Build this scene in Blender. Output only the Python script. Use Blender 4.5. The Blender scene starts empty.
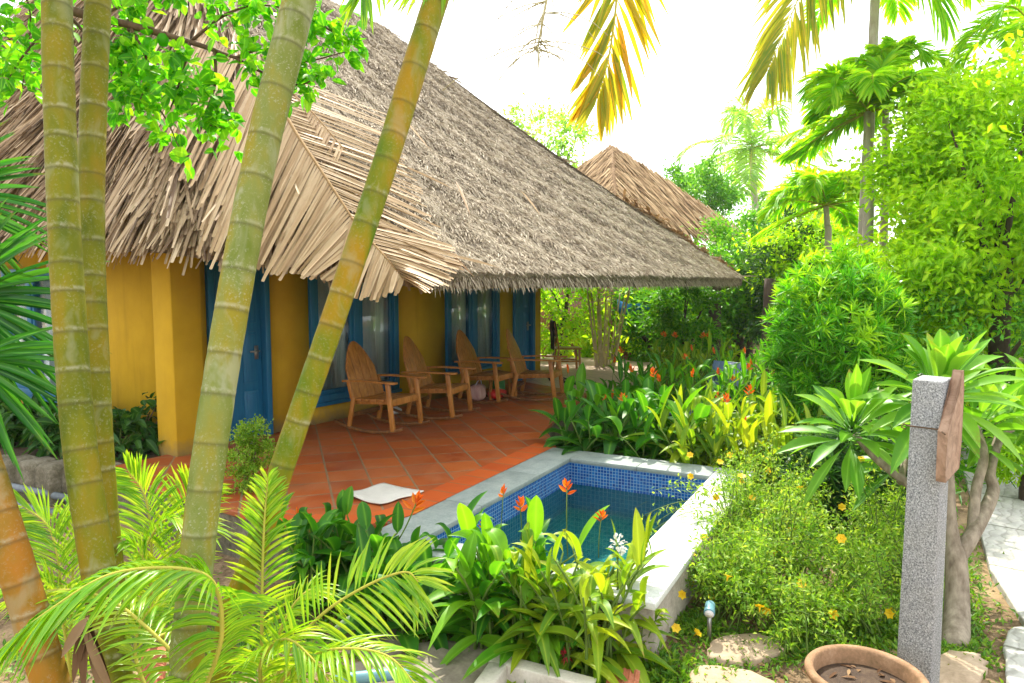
import bpy, math, random
import numpy as np
from mathutils import Vector, Matrix, Euler

random.seed(7)
rng = np.random.default_rng(7)
R = math.radians
sc = bpy.context.scene
COL = sc.collection
A3 = np.array

# ------------------------------------------------------------------ camera
F, CX, CY, HC = 717.0, 512.0, 341.5, 1.85
YAW, PITCH = R(34.2), math.atan(61.5 / 717)
FW = A3((math.cos(YAW) * math.cos(PITCH), math.sin(YAW) * math.cos(PITCH), -math.sin(PITCH)))
RT = A3((math.sin(YAW), -math.cos(YAW), 0.0))
UP = np.cross(RT, FW)
EYE = A3((0, 0, HC))
GZ = -0.4                                   # level of the garden soil; the terrace top is z = 0


def ray(px, py):
    return FW + RT * ((px - CX) / F) - UP * ((py - CY) / F)


def at(px, py, d):
    return EYE + ray(px, py) * d


def gz(px, py, z=GZ):
    r = ray(px, py)
    return EYE + r * ((z - HC) / r[2])


def hit(px, py, p0, n):
    r = ray(px, py)
    return EYE + r * (np.dot(A3(p0) - EYE, n) / np.dot(r, n))


cam = bpy.data.cameras.new('camera')
cam.sensor_width = 36
cam.lens = F / 1024 * 36
cam.clip_end = 2000
cam.clip_start = 0.05
co = bpy.data.objects.new('camera', cam)
COL.objects.link(co)
co.location = EYE
co.matrix_world = Matrix(((RT[0], UP[0], -FW[0], EYE[0]), (RT[1], UP[1], -FW[1], EYE[1]), (RT[2], UP[2], -FW[2], EYE[2]), (0, 0, 0, 1)))
sc.camera = co

# ------------------------------------------------------------------ light
SUN_AZ = YAW + R(4)
SUN_EL = R(52)
sdir = Vector((math.cos(SUN_AZ) * math.cos(SUN_EL), math.sin(SUN_AZ) * math.cos(SUN_EL), math.sin(SUN_EL)))
sl = bpy.data.lights.new('sun', 'SUN')
sl.energy = 4.6
sl.angle = R(0.7)
sl.color = (1.0, 0.93, 0.80)
so = bpy.data.objects.new('sun', sl)
COL.objects.link(so)
so.rotation_euler = sdir.to_track_quat('Z', 'Y').to_euler()
w = bpy.data.worlds.new('World')
sc.world = w
w.use_nodes = True
nt = w.node_tree
bg = nt.nodes['Background']
sky = nt.nodes.new('ShaderNodeTexSky')
sky.sky_type = 'NISHITA'
sky.sun_disc = False
sky.sun_elevation = SUN_EL
sky.sun_rotation = math.atan2(sdir.x, sdir.y)
sky.air_density = 1.0
sky.dust_density = 4.0
sky.ozone_density = 1.0
# thin bright cloud veil mixed over the sky
mx = nt.nodes.new('ShaderNodeMix')
mx.data_type = 'RGBA'
mx.inputs[0].default_value = 0.72
nt.links.new(sky.outputs[0], mx.inputs[6])
mx.inputs[7].default_value = (11.5, 11.6, 11.6, 1)
nt.links.new(mx.outputs[2], bg.inputs[0])
bg.inputs[1].default_value = 0.15
sc.view_settings.view_transform = 'Standard'
sc.view_settings.look = 'None'
sc.view_settings.exposure = 0.95
sc.view_settings.gamma = 1
sc.view_settings.use_curve_mapping = False
sc.cycles.max_bounces = 8
sc.cycles.diffuse_bounces = 4
sc.cycles.transmission_bounces = 6
sc.cycles.transparent_max_bounces = 8
sc.cycles.caustics_reflective = False
sc.cycles.caustics_refractive = False


# ------------------------------------------------------------------ materials
class Nodes:
    def __init__(s, name):
        s.m = bpy.data.materials.new(name)
        s.m.use_nodes = True
        s.t = s.m.node_tree
        s.b = s.t.nodes['Principled BSDF']
        s.out = s.t.nodes['Material Output']

    def n(s, kind, **kw):
        x = s.t.nodes.new('ShaderNode' + kind)
        for k, v in kw.items():
            setattr(x, k, v)
        return x

    def l(s, a, b):
        s.t.links.new(a, b)

    def ramp(s, fac, stops, interp='LINEAR'):
        r = s.n('ValToRGB')
        r.color_ramp.interpolation = interp
        e = r.color_ramp.elements
        while len(e) < len(stops):
            e.new(0.5)
        for i, (p, c) in enumerate(stops):
            e[i].position = p
            e[i].color = (c[0], c[1], c[2], 1) if hasattr(c, '__len__') else (c, c, c, 1)
        s.l(fac, r.inputs[0])
        return r.outputs[0]

    def coord(s, scale=(1, 1, 1), rot=(0, 0, 0)):
        c = s.n('TexCoord')
        mp = s.n('Mapping')
        mp.inputs['Scale'].default_value = scale
        mp.inputs['Rotation'].default_value = rot
        s.l(c.outputs['Object'], mp.inputs[0])
        return mp.outputs[0]

    def noise(s, vec, scale, detail=4, rough=0.6, dist=0.0):
        x = s.n('TexNoise')
        x.inputs['Scale'].default_value = scale
        x.inputs['Detail'].default_value = detail
        x.inputs['Roughness'].default_value = rough
        x.inputs['Distortion'].default_value = dist
        if vec is not None:
            s.l(vec, x.inputs['Vector'])
        return x.outputs['Fac']

    def mix(s, fac, a, b, mode='MIX'):
        x = s.n('Mix', data_type='RGBA', blend_type=mode)
        for v, i in ((fac, 0), (a, 6), (b, 7)):
            if isinstance(v, (int, float)):
                x.inputs[i].default_value = v
            elif isinstance(v, (tuple, list)):
                x.inputs[i].default_value = (*v[:3], 1)
            else:
                s.l(v, x.inputs[i])
        return x.outputs[2]

    def math(s, op, a, b=0.0):
        x = s.n('Math', operation=op)
        for v, i in ((a, 0), (b, 1)):
            if isinstance(v, (int, float)):
                x.inputs[i].default_value = v
            else:
                s.l(v, x.inputs[i])
        return x.outputs[0]

    def bump(s, h, strength=0.3, dist=0.02):
        x = s.n('Bump')
        x.inputs['Strength'].default_value = strength
        x.inputs['Distance'].default_value = dist
        s.l(h, x.inputs['Height'])
        s.l(x.outputs[0], s.b.inputs['Normal'])
        return x.outputs[0]

    def attr(s, name):
        return s.n('Attribute', attribute_name=name).outputs['Fac']

    def col(s, c, rough=0.6, spec=0.3):
        if hasattr(c, 'default_value') or not isinstance(c, (tuple, list)):
            s.l(c, s.b.inputs['Base Color'])
        else:
            s.b.inputs['Base Color'].default_value = (*c[:3], 1)
        s.b.inputs['Roughness'].default_value = rough
        s.b.inputs['Specular IOR Level'].default_value = spec
        return s.m


def leaf_mat(name, c0, c1, c2, trans=0.42, tboost=1.5, rough=0.45, spec=0.28, ty=(1.25, 1.1, 0.5), midrib=.5):
    k = Nodes(name)
    t = k.attr('tint')
    ns = k.noise(k.coord(), 9.0, 2)
    f = k.math('ADD', t, k.math('MULTIPLY', k.math('SUBTRACT', ns, 0.5), 0.35))
    c = k.ramp(f, [(0.0, c0), (0.5, c1), (1.0, c2)])
    if midrib:
        mr = k.math('POWER', k.attr('ring'), 7.0)
        c = k.mix(k.math('MULTIPLY', mr, midrib), c, tuple(min(1, v * 1.6 + .03) for v in c2))
        sc_n = k.noise(k.coord(), 30, 3)
        br_ = k.math('MULTIPLY', k.attr('scar'), k.ramp(sc_n, [(.42, 0.), (.58, 1.)]))
        c = k.mix(k.math('MULTIPLY', br_, .8), c, (.22, .12, .035))
    k.col(c, rough, spec)
    tr = k.n('BsdfTranslucent')
    k.l(k.mix(1.0, c, tuple(v * tboost for v in ty), 'MULTIPLY'), tr.inputs[0])
    ms = k.n('MixShader')
    ms.inputs[0].default_value = trans
    k.l(k.b.outputs[0], ms.inputs[1])
    k.l(tr.outputs[0], ms.inputs[2])
    k.l(ms.outputs[0], k.out.inputs[0])
    return k.m


M = {}
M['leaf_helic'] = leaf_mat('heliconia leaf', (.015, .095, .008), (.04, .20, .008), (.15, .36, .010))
M['leaf_helic_y'] = leaf_mat('sunny heliconia leaf', (.06, .17, .008), (.14, .28, .01), (.30, .38, .015))  # yellower copy of the heliconia leaf, sunlight put into the colour
M['leaf_frang'] = leaf_mat('frangipani leaf', (.03, .14, .008), (.085, .26, .012), (.20, .41, .035), rough=0.38)
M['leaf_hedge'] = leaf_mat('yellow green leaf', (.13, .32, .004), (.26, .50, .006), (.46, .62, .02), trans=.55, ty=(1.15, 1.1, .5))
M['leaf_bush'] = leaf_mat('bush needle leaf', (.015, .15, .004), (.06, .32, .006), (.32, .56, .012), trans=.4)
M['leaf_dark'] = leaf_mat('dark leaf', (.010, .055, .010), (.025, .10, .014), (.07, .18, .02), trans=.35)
M['leaf_mid'] = leaf_mat('mid green leaf', (.02, .13, .008), (.06, .25, .010), (.17, .38, .015), trans=.45)
M['leaf_fine'] = leaf_mat('fine pale leaf', (.06, .19, .008), (.15, .32, .015), (.32, .44, .07), trans=.48)
M['leaf_branch'] = leaf_mat('round green leaf', (.03, .20, .006), (.08, .36, .008), (.25, .52, .015), trans=.55, tboost=1.6)
M['leaf_palm'] = leaf_mat('areca leaflet', (.05, .21, .008), (.17, .37, .010), (.38, .48, .025), trans=.45, rough=.33, spec=.4)
M['leaf_betel'] = leaf_mat('betel palm leaflet', (.10, .33, .010), (.22, .48, .014), (.45, .56, .03), trans=.68, tboost=1.45)
M['leaf_fan'] = leaf_mat('fan palm leaf', (.008, .085, .008), (.025, .17, .012), (.09, .28, .02), trans=.4, rough=.35)
M['leaf_gold'] = leaf_mat('yellowing palm leaflet', (.12, .22, .01), (.34, .33, .01), (.55, .32, .012), trans=.5)
M['leaf_hazed'] = leaf_mat('haze-paled far leaf', (.09, .24, .035), (.17, .36, .06), (.30, .46, .10), trans=.62, tboost=1.8)  # greens lightened so distance haze is baked into the leaf colour
M['grass'] = leaf_mat('ground cover leaf', (.03, .12, .008), (.08, .22, .01), (.20, .34, .02), trans=.4)
M['straw_left'] = leaf_mat('dry palm straw', (.12, .072, .037), (.33, .23, .13), (.56, .44, .29), trans=.12, tboost=1.0, rough=.6, spec=.25, ty=(1, .9, .7), midrib=0)
M['straw_frond'] = leaf_mat('dry frond leaflet', (.22, .13, .06), (.37, .25, .13), (.52, .39, .24), trans=.12, tboost=1.0, rough=.55, spec=.25, ty=(1, .9, .7), midrib=0)
M['straw_grey'] = leaf_mat('weathered straw', (.18, .14, .095), (.35, .295, .215), (.54, .47, .365), trans=.08, tboost=1.0, rough=.8, spec=.1, ty=(1, .9, .7), midrib=0)
M['straw_hut'] = leaf_mat('reed', (.20, .12, .06), (.38, .26, .14), (.52, .38, .22), trans=.1, tboost=1.0, rough=.8, spec=.1, ty=(1, .9, .7), midrib=0)
M['flower_or'] = leaf_mat('orange bract', (.62, .10, .012), (.75, .16, .012), (.82, .30, .02), trans=.3, ty=(1, .8, .5), tboost=1.1, midrib=0)
M['flower_yel'] = leaf_mat('yellow petal', (.75, .46, .01), (.80, .55, .012), (.85, .62, .03), trans=.3, ty=(1, .9, .4), tboost=1.1, midrib=0)
M['flower_wh'] = leaf_mat('white petal', (.70, .68, .62), (.75, .74, .7), (.8, .8, .78), trans=.3, ty=(1, 1, 1), tboost=1.0, midrib=0)
M['flower_red'] = leaf_mat('red pink petal', (.55, .03, .03), (.6, .05, .06), (.62, .12, .12), trans=.3, ty=(1, .7, .6), tboost=1.0, midrib=0)
M['dead_leaf'] = leaf_mat('dead leaf', (.08, .04, .02), (.16, .09, .045), (.26, .17, .09), trans=.1, tboost=1.0, rough=.8, spec=.1, ty=(1, .8, .6), midrib=0)


def stem_mat(name, c, c2, sc_=20):
    k = Nodes(name)
    n = k.noise(k.coord((1, 1, .4)), sc_, 5)
    k.bump(n, .35, .01)
    return k.col(k.ramp(n, [(.3, c), (.7, c2)]), .75, .2)


M['stem'] = stem_mat('green stem', (.07, .14, .02), (.14, .2, .04))
M['twig'] = stem_mat('brown twig', (.06, .035, .02), (.16, .10, .06))
M['bark'] = stem_mat('grey bark', (.13, .10, .07), (.33, .28, .21), 22)
M['bark_dark'] = stem_mat('dark bark', (.035, .025, .018), (.10, .07, .05), 14)
M['pale_stem'] = stem_mat('pale bare stem', (.42, .34, .2), (.62, .53, .36))
M['rachis'] = stem_mat('yellow rachis', (.30, .30, .04), (.42, .38, .06))
M['rachis_pale'] = stem_mat('pale flower stalk', (.30, .27, .13), (.46, .42, .25))
M['rachis_dry'] = stem_mat('dry rachis', (.22, .13, .05), (.34, .22, .10))


def palm_trunk_mat(name, green, olive, orange, lich=.45):
    k = Nodes(name)
    v = k.coord((1, 1, .35))
    big = k.noise(v, 7, 3)
    c = k.ramp(big, [(.32, green), (.48, olive), (.64, orange)])
    # grey lichen specks and blotches of their own
    sp = k.noise(k.coord(), 95, 3, .7)
    bl = k.noise(k.coord((1, 1, .6)), 13, 3)
    lm = k.math('MULTIPLY', k.ramp(sp, [(.55, 0.), (.64, 1.)]), k.ramp(bl, [(.36, .10), (.62, 1.)]))
    lm2 = k.math('MAXIMUM', lm, k.ramp(k.noise(k.coord((1, 1, .5)), 9, 4, .6, .5), [(.55, 0.), (.66, .8)]))
    c = k.mix(k.math('MULTIPLY', lm2, lich * 1.5), c, (.30, .31, .20))
    # leaf scars: pale ring with a dark lower lip
    rg = k.attr('ring')
    rn = k.noise(k.coord(), 40, 3)
    rp = k.math('MULTIPLY', rg, k.ramp(rn, [(.40, .08), (.58, 1.)]))
    c = k.mix(k.math('MULTIPLY', rp, .6), c, (.36, .35, .24))
    dk = k.attr('scar')
    c = k.mix(k.math('MULTIPLY', dk, .55), c, (.055, .045, .02))
    k.bump(k.math('ADD', k.math('MULTIPLY', sp, .5), k.math('MULTIPLY', bl, .5)), .3, .006)
    return k.col(c, .6, .15)


M['trunk_olive'] = palm_trunk_mat('olive palm trunk', (.08, .105, .003), (.145, .145, .003), (.20, .150, .004), .24)
M['trunk_pale'] = palm_trunk_mat('greyish palm trunk', (.09, .13, .008), (.16, .185, .04), (.22, .185, .012), .45)
M['trunk_gold'] = palm_trunk_mat('golden palm trunk', (.075, .14, .003), (.175, .17, .004), (.28, .17, .005), .22)
M['trunk_or'] = palm_trunk_mat('orange palm trunk', (.15, .11, .01), (.26, .13, .012), (.32, .13, .012), .28)
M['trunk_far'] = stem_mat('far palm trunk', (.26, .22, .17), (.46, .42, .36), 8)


def plaster(name, c, c2, splash=False):
    k = Nodes(name)
    v = k.coord()
    n = k.noise(v, 3.0, 6, .65)
    n2 = k.noise(v, 60, 3)
    k.bump(n2, .25, .004)
    g = k.noise(k.coord((3, 3, .25)), 2.2, 4)
    cc = k.mix(k.ramp(g, [(.52, 0.), (.75, .35)]), k.ramp(n, [(.3, c), (.7, c2)]), tuple(x * .55 for x in c))
    if splash:                       # mud splashed up from the floor by the rain
        sp = k.n('SeparateXYZ')
        tc = k.n('TexCoord')
        k.l(tc.outputs['Object'], sp.inputs[0])
        h = k.math('ADD', sp.outputs[2], k.math('MULTIPLY', k.noise(k.coord((1, 1, 1)), 5, 6, .7), .42))
        cc = k.mix(k.ramp(h, [(.20, .75), (.42, 0.)]), cc, (.16, .13, .08))
    return k.col(cc, .8, .2)


M['yellow'] = plaster('ochre yellow plaster', (.45, .27, .012), (.53, .325, .016), True)


def paint(name, c, c2, rough=.45):
    k = Nodes(name)
    n = k.noise(k.coord((6, 6, .8)), 5, 5)
    k.bump(n, .08, .004)
    return k.col(k.ramp(n, [(.3, c), (.7, c2)]), rough, .4)


M['blue'] = paint('blue painted wood', (.006, .10, .22), (.012, .14, .28))
M['curtain'] = paint('pale curtain', (.62, .68, .65), (.78, .82, .78), .9)
M['dark_room'] = paint('dark interior', (.02, .02, .02), (.03, .03, .03), .9)
M['metal'] = paint('dull metal', (.25, .25, .24), (.4, .4, .38), .35)
M['metal'].node_tree.nodes['Principled BSDF'].inputs['Metallic'].default_value = .8
M['pipe'] = paint('grey pvc pipe', (.11, .13, .15), (.18, .21, .23), .4)
M['pipe_blue'] = paint('blue grey pvc pipe', (.09, .22, .27), (.14, .28, .32), .4)
M['lounge'] = paint('slate blue resin', (.045, .085, .14), (.07, .12, .18), .45)
M['black'] = paint('black cloth', (.010, .012, .016), (.022, .025, .03), .9)
M['bluecloth'] = paint('blue cloth', (.02, .14, .34), (.03, .19, .42), .85)
M['red'] = paint('red plastic', (.55, .02, .02), (.62, .04, .03), .4)
M['whitep'] = paint('white plastic', (.62, .60, .60), (.72, .70, .70), .5)
M['pinkish'] = paint('patterned bag cloth', (.45, .22, .20), (.6, .4, .36), .8)
M['greenp'] = paint('green plastic', (.03, .25, .05), (.05, .32, .08), .5)
M['mat'] = plaster('worn white mat', (.52, .49, .44), (.66, .63, .58))


def glass_mat():
    k = Nodes('window glass')
    tr = k.n('BsdfTransparent')
    tr.inputs[0].default_value = (.95, .98, .97, 1)
    gl = k.n('BsdfGlossy')
    gl.inputs['Roughness'].default_value = .015
    lw = k.n('LayerWeight')
    lw.inputs[0].default_value = .25
    fac = k.math('MINIMUM', k.math('ADD', k.math('MULTIPLY', lw.outputs['Fresnel'], .5), .06), 1)
    ms = k.n('MixShader')
    k.l(fac, ms.inputs[0])
    k.l(tr.outputs[0], ms.inputs[1])
    k.l(gl.outputs[0], ms.inputs[2])
    k.l(ms.outputs[0], k.out.inputs[0])
    return k.m


M['glass'] = glass_mat()


def wood(name, c0, c1, c2, axis=(1, 1, 1), rough=.42):
    k = Nodes(name)
    v = k.coord(axis)
    n = k.noise(v, 14, 6, .65, 1.2)
    n2 = k.noise(k.coord(), 3, 2)
    k.bump(n, .2, .003)
    c = k.ramp(k.math('ADD', k.math('MULTIPLY', n, .75), k.math('MULTIPLY', n2, .25)), [(.32, c0), (.5, c1), (.68, c2)])
    return k.col(c, rough, .4)


M['wood_shaded'] = wood('shaded brown wood', (.08, .032, .010), (.16, .065, .018), (.24, .11, .03), (1, 1, .25))  # darkened chair wood, the shadow round the rockers put into its colour
M['wood'] = wood('orange brown teak', (.19, .07, .013), (.36, .14, .026), (.50, .22, .05), (1, 1, .25))
M['wood2'] = wood('brown table wood', (.09, .035, .015), (.19, .08, .03), (.28, .13, .05))
M['board'] = wood('brown stone plaque', (.15, .09, .055), (.27, .17, .11), (.38, .26, .185), (1, 1, 1), .7)
M['board_edge'] = wood('dark plaque edge', (.05, .03, .02), (.10, .055, .035), (.15, .09, .06), (1, 1, 1), .7)


def terrace_mat():
    k = Nodes('terracotta tiles')
    v = k.coord((1, 1, 1), (0, 0, R(-52)))
    br = k.n('TexBrick')
    br.offset = 0.0
    br.squash = 1.0
    br.inputs['Scale'].default_value = 1
    br.inputs['Mortar Size'].default_value = .011
    br.inputs['Mortar Smooth'].default_value = .3
    br.inputs['Bias'].default_value = 0
    br.inputs['Brick Width'].default_value = .37
    br.inputs['Row Height'].default_value = .37
    br.inputs['Color1'].default_value = (.27, .045, .008, 1)
    br.inputs['Color2'].default_value = (.43, .095, .016, 1)
    br.inputs['Mortar'].default_value = (.20, .15, .09, 1)
    k.l(v, br.inputs['Vector'])
    n = k.noise(k.coord(), 5, 6, .7)
    n2 = k.noise(k.coord(), 45, 4, .7)
    c = k.mix(k.ramp(n, [(.40, 0.), (.72, .42)]), br.outputs['Color'], (.46, .17, .05))
    c = k.mix(k.ramp(n2, [(.55, 0.), (.75, .3)]), c, (.20, .05, .02))
    st = k.noise(k.coord(), 1.1, 3)
    c = k.mix(k.ramp(st, [(.5, 0.), (.7, .25)]), c, (.26, .15, .09))
    h = k.math('SUBTRACT', k.math('MULTIPLY', n, .3), br.outputs['Fac'])
    k.bump(h, .45, .006)
    m = k.col(c, .38, .4)
    k.l(k.ramp(n, [(.3, .36), (.7, .62)]), k.b.inputs['Roughness'])
    return m


M['terrace'] = terrace_mat()


def stone(name, cols, scale=6, rough=.8, b=.4):
    k = Nodes(name)
    v = k.coord()
    n = k.noise(v, scale, 8, .7)
    n2 = k.noise(v, scale * 9, 4, .7)
    f = k.math('ADD', k.math('MULTIPLY', n, .65), k.math('MULTIPLY', n2, .35))
    k.bump(f, b, .012)
    return k.col(k.ramp(f, [(.32, cols[0]), (.5, cols[1]), (.68, cols[2])]), rough, .25)


M['coping'] = stone('pale stone coping', ((.36, .38, .36), (.52, .53, .50), (.64, .64, .60)), 5)
M['coping_shaded'] = stone('shade-darkened coping', ((.16, .20, .19), (.25, .29, .27), (.34, .37, .34)), 5, .6)  # darker copy of the pale coping stone, eave and plant shade painted in
M['poolstone'] = stone('rough pool wall stone', ((.14, .12, .09), (.30, .27, .21), (.45, .41, .33)), 5)
M['slab'] = stone('paving slab stone', ((.12, .10, .075), (.21, .18, .14), (.31, .27, .21)), 4)
M['step'] = stone('sandy stepping stone', ((.22, .16, .10), (.34, .255, .17), (.45, .35, .25)), 5)
M['concrete'] = stone('pale concrete', ((.36, .32, .27), (.52, .48, .41), (.62, .58, .51)), 7)
M['border'] = stone('mossy border stone', ((.045, .045, .025), (.12, .105, .07), (.26, .235, .18)), 4)
M['brick'] = stone('red clay brick', ((.26, .07, .03), (.38, .12, .06), (.50, .24, .15)), 8)
M['clay'] = stone('mossy terracotta pot', ((.13, .085, .04), (.26, .15, .08), (.38, .25, .15)), 7)
M['potsoil'] = stone('wet pot soil', ((.02, .014, .008), (.05, .03, .018), (.10, .07, .04)), 12)


def granite():
    k = Nodes('speckled granite')
    v = k.coord()
    n = k.noise(v, 130, 3, .75)
    n2 = k.noise(v, 4, 4)
    c = k.ramp(n, [(.34, (.06, .065, .07)), (.46, (.19, .20, .205)), (.56, (.30, .31, .315)), (.68, (.52, .53, .53))])
    c = k.mix(k.ramp(n2, [(.45, 0.), (.8, .35)]), c, (.25, .24, .19))
    k.bump(n, .35, .006)
    return k.col(c, .7, .3)


M['granite'] = granite()


def soil_mat():
    k = Nodes('garden soil')
    v = k.coord()
    n = k.noise(v, 1.6, 8, .65)
    n2 = k.noise(v, 26, 6, .75)
    c = k.ramp(n2, [(.3, (.06, .04, .022)), (.5, (.19, .13, .075)), (.72, (.36, .26, .16))])
    c = k.mix(k.ramp(n, [(.46, 0.), (.6, .8)]), c, (.40, .285, .165))
    k.bump(n2, .7, .03)
    return k.col(c, .95, .1)


M['soil'] = soil_mat()


def path_mat():
    k = Nodes('pale wave paving')
    v = k.coord((1, 1, 1), (0, 0, R(4)))
    wv = k.n('TexWave', wave_type='BANDS', bands_direction='Y')
    wv.inputs['Scale'].default_value = 3.2
    wv.inputs['Distortion'].default_value = 6.0
    wv.inputs['Detail'].default_value = 2
    wv.inputs['Detail Scale'].default_value = 2.2
    k.l(v, wv.inputs['Vector'])
    br = k.n('TexBrick')
    br.offset = 0
    br.inputs['Scale'].default_value = 1
    br.inputs['Brick Width'].default_value = 1.1
    br.inputs['Row Height'].default_value = 1.1
    br.inputs['Mortar Size'].default_value = .015
    br.inputs['Color1'].default_value = (1, 1, 1, 1)
    br.inputs['Color2'].default_value = (.88, .88, .88, 1)
    br.inputs['Mortar'].default_value = (.45, .45, .4, 1)
    k.l(v, br.inputs['Vector'])
    n = k.noise(v, 6, 6, .7)
    c = k.ramp(n, [(.3, (.34, .33, .30)), (.7, (.52, .51, .47))])
    c = k.mix(k.ramp(wv.outputs['Fac'], [(.0, .5), (.2, 0.)]), c, (.22, .21, .18))
    c = k.mix(1., c, br.outputs['Color'], 'MULTIPLY')
    k.bump(k.math('ADD', wv.outputs['Fac'], n), .4, .01)
    return k.col(c, .75, .3)


M['path'] = path_mat()


def floor2_mat():
    k = Nodes('pale pink floor tiles')
    br = k.n('TexBrick')
    br.offset = 0
    br.inputs['Scale'].default_value = 1
    br.inputs['Brick Width'].default_value = .4
    br.inputs['Row Height'].default_value = .4
    br.inputs['Mortar Size'].default_value = .008
    br.inputs['Color1'].default_value = (.52, .36, .27, 1)
    br.inputs['Color2'].default_value = (.60, .43, .33, 1)
    br.inputs['Mortar'].default_value = (.3, .22, .17, 1)
    k.l(k.coord((1, 1, 1), (0, 0, R(-52))), br.inputs['Vector'])
    n = k.noise(k.coord(), 6, 5)
    return k.col(k.mix(k.ramp(n, [(.4, 0.), (.7, .4)]), br.outputs['Color'], (.4, .3, .22)), .5, .3)


M['floor2'] = floor2_mat()


def mosaic(name, c1, c2, mo, size=.05, vert=False):
    k = Nodes(name)
    c = k.n('TexCoord')
    sep = k.n('SeparateXYZ')
    k.l(c.outputs['Object'], sep.inputs[0])
    cmb = k.n('CombineXYZ')
    if vert:
        k.l(k.math('ADD', sep.outputs[0], sep.outputs[1]), cmb.inputs[0])
        k.l(sep.outputs[2], cmb.inputs[1])
    else:
        k.l(sep.outputs[0], cmb.inputs[0])
        k.l(sep.outputs[1], cmb.inputs[1])
    br = k.n('TexBrick')
    br.offset = 0
    br.inputs['Scale'].default_value = 1
    br.inputs['Brick Width'].default_value = size
    br.inputs['Row Height'].default_value = size
    br.inputs['Mortar Size'].default_value = size * .07
    br.inputs['Bias'].default_value = -.1
    br.inputs['Color1'].default_value = (*c1, 1)
    br.inputs['Color2'].default_value = (*c2, 1)
    br.inputs['Mortar'].default_value = (*mo, 1)
    k.l(cmb.outputs[0], br.inputs['Vector'])
    n = k.noise(k.coord(), 3, 4)
    col = k.mix(k.ramp(n, [(.45, 0.), (.8, .4)]), br.outputs['Color'], c1)
    return k.col(col, .2, .5)


M['mosaic_blue'] = mosaic('blue mosaic tiles', (.004, .05, .24), (.015, .15, .44), (.26, .42, .55), .032, True)
M['mosaic_floor'] = mosaic('teal mosaic tiles', (.04, .33, .38), (.13, .55, .58), (.4, .72, .74), .055)


M['mosaic_wall'] = mosaic('blue green mosaic tiles', (.015, .20, .33), (.06, .36, .50), (.3, .55, .62), .045, True)


def border_tile_mat():
    k = Nodes('red border tiles')
    br = k.n('TexBrick')
    br.offset = 0
    br.inputs['Scale'].default_value = 1
    br.inputs['Brick Width'].default_value = .27
    br.inputs['Row Height'].default_value = 4.0
    br.inputs['Mortar Size'].default_value = .008
    br.inputs['Color1'].default_value = (.44, .075, .012, 1)
    br.inputs['Color2'].default_value = (.54, .11, .018, 1)
    br.inputs['Mortar'].default_value = (.24, .13, .06, 1)
    k.l(k.coord((1, 1, 1), (0, 0, R(-6))), br.inputs['Vector'])
    n = k.noise(k.coord(), 7, 5, .7)
    k.bump(n, .2, .004)
    return k.col(k.mix(k.ramp(n, [(.45, 0.), (.75, .4)]), br.outputs['Color'], (.36, .06, .015)), .5, .35)


M['border_tile'] = border_tile_mat()


def water_mat():
    k = Nodes('pool water')
    v = k.coord((1, 1, 1))
    n = k.n('TexNoise')
    n.inputs['Scale'].default_value = 7
    n.inputs['Detail'].default_value = 3
    n.inputs['Distortion'].default_value = .6
    k.l(v, n.inputs['Vector'])
    bp = k.n('Bump')
    bp.inputs['Strength'].default_value = .22
    bp.inputs['Distance'].default_value = .03
    k.l(n.outputs['Fac'], bp.inputs['Height'])
    tr = k.n('BsdfTransparent')
    tr.inputs[0].default_value = (.58, .9, .88, 1)
    gl = k.n('BsdfGlossy')
    gl.inputs['Roughness'].default_value = .03
    k.l(bp.outputs[0], gl.inputs['Normal'])
    fr = k.n('Fresnel')
    fr.inputs[0].default_value = 1.33
    k.l(bp.outputs[0], fr.inputs['Normal'])
    rf = k.n('BsdfRefraction')
    rf.inputs['IOR'].default_value = 1.33
    rf.inputs['Roughness'].default_value = .0
    rf.inputs[0].default_value = (.48, .90, .84, 1)
    k.l(bp.outputs[0], rf.inputs['Normal'])
    m0 = k.n('MixShader')
    m0.inputs[0].default_value = .5
    k.l(tr.outputs[0], m0.inputs[1])
    k.l(rf.outputs[0], m0.inputs[2])
    ms = k.n('MixShader')
    k.l(fr.outputs[0], ms.inputs[0])
    k.l(m0.outputs[0], ms.inputs[1])
    k.l(gl.outputs[0], ms.inputs[2])
    k.l(ms.outputs[0], k.out.inputs[0])
    return k.m


M['water'] = water_mat()


def thatch_base(name, c0, c1, c2):
    k = Nodes(name)
    n = k.noise(k.coord((1, 1, 1)), 16, 8, .75)
    n2 = k.noise(k.coord(), 1.3, 4)
    f = k.math('ADD', k.math('MULTIPLY', n, .7), k.math('MULTIPLY', n2, .3))
    k.bump(n, .9, .06)
    return k.col(k.ramp(f, [(.36, c0), (.5, c1), (.64, c2)]), .95, .05)


M['thatch'] = thatch_base('grey thatch', (.12, .095, .07), (.27, .22, .165), (.42, .36, .28))
M['thatch_hut'] = thatch_base('hut thatch', (.16, .10, .06), (.28, .19, .11), (.38, .28, .18))
M['thatch_cap'] = thatch_base('brown leaf ridge cap', (.12, .06, .03), (.27, .15, .07), (.42, .27, .14))


# ------------------------------------------------------------------ mesh builder
def norm(v):
    return v / np.maximum(np.linalg.norm(v, axis=-1, keepdims=True), 1e-9)


WLOC = {}


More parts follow.
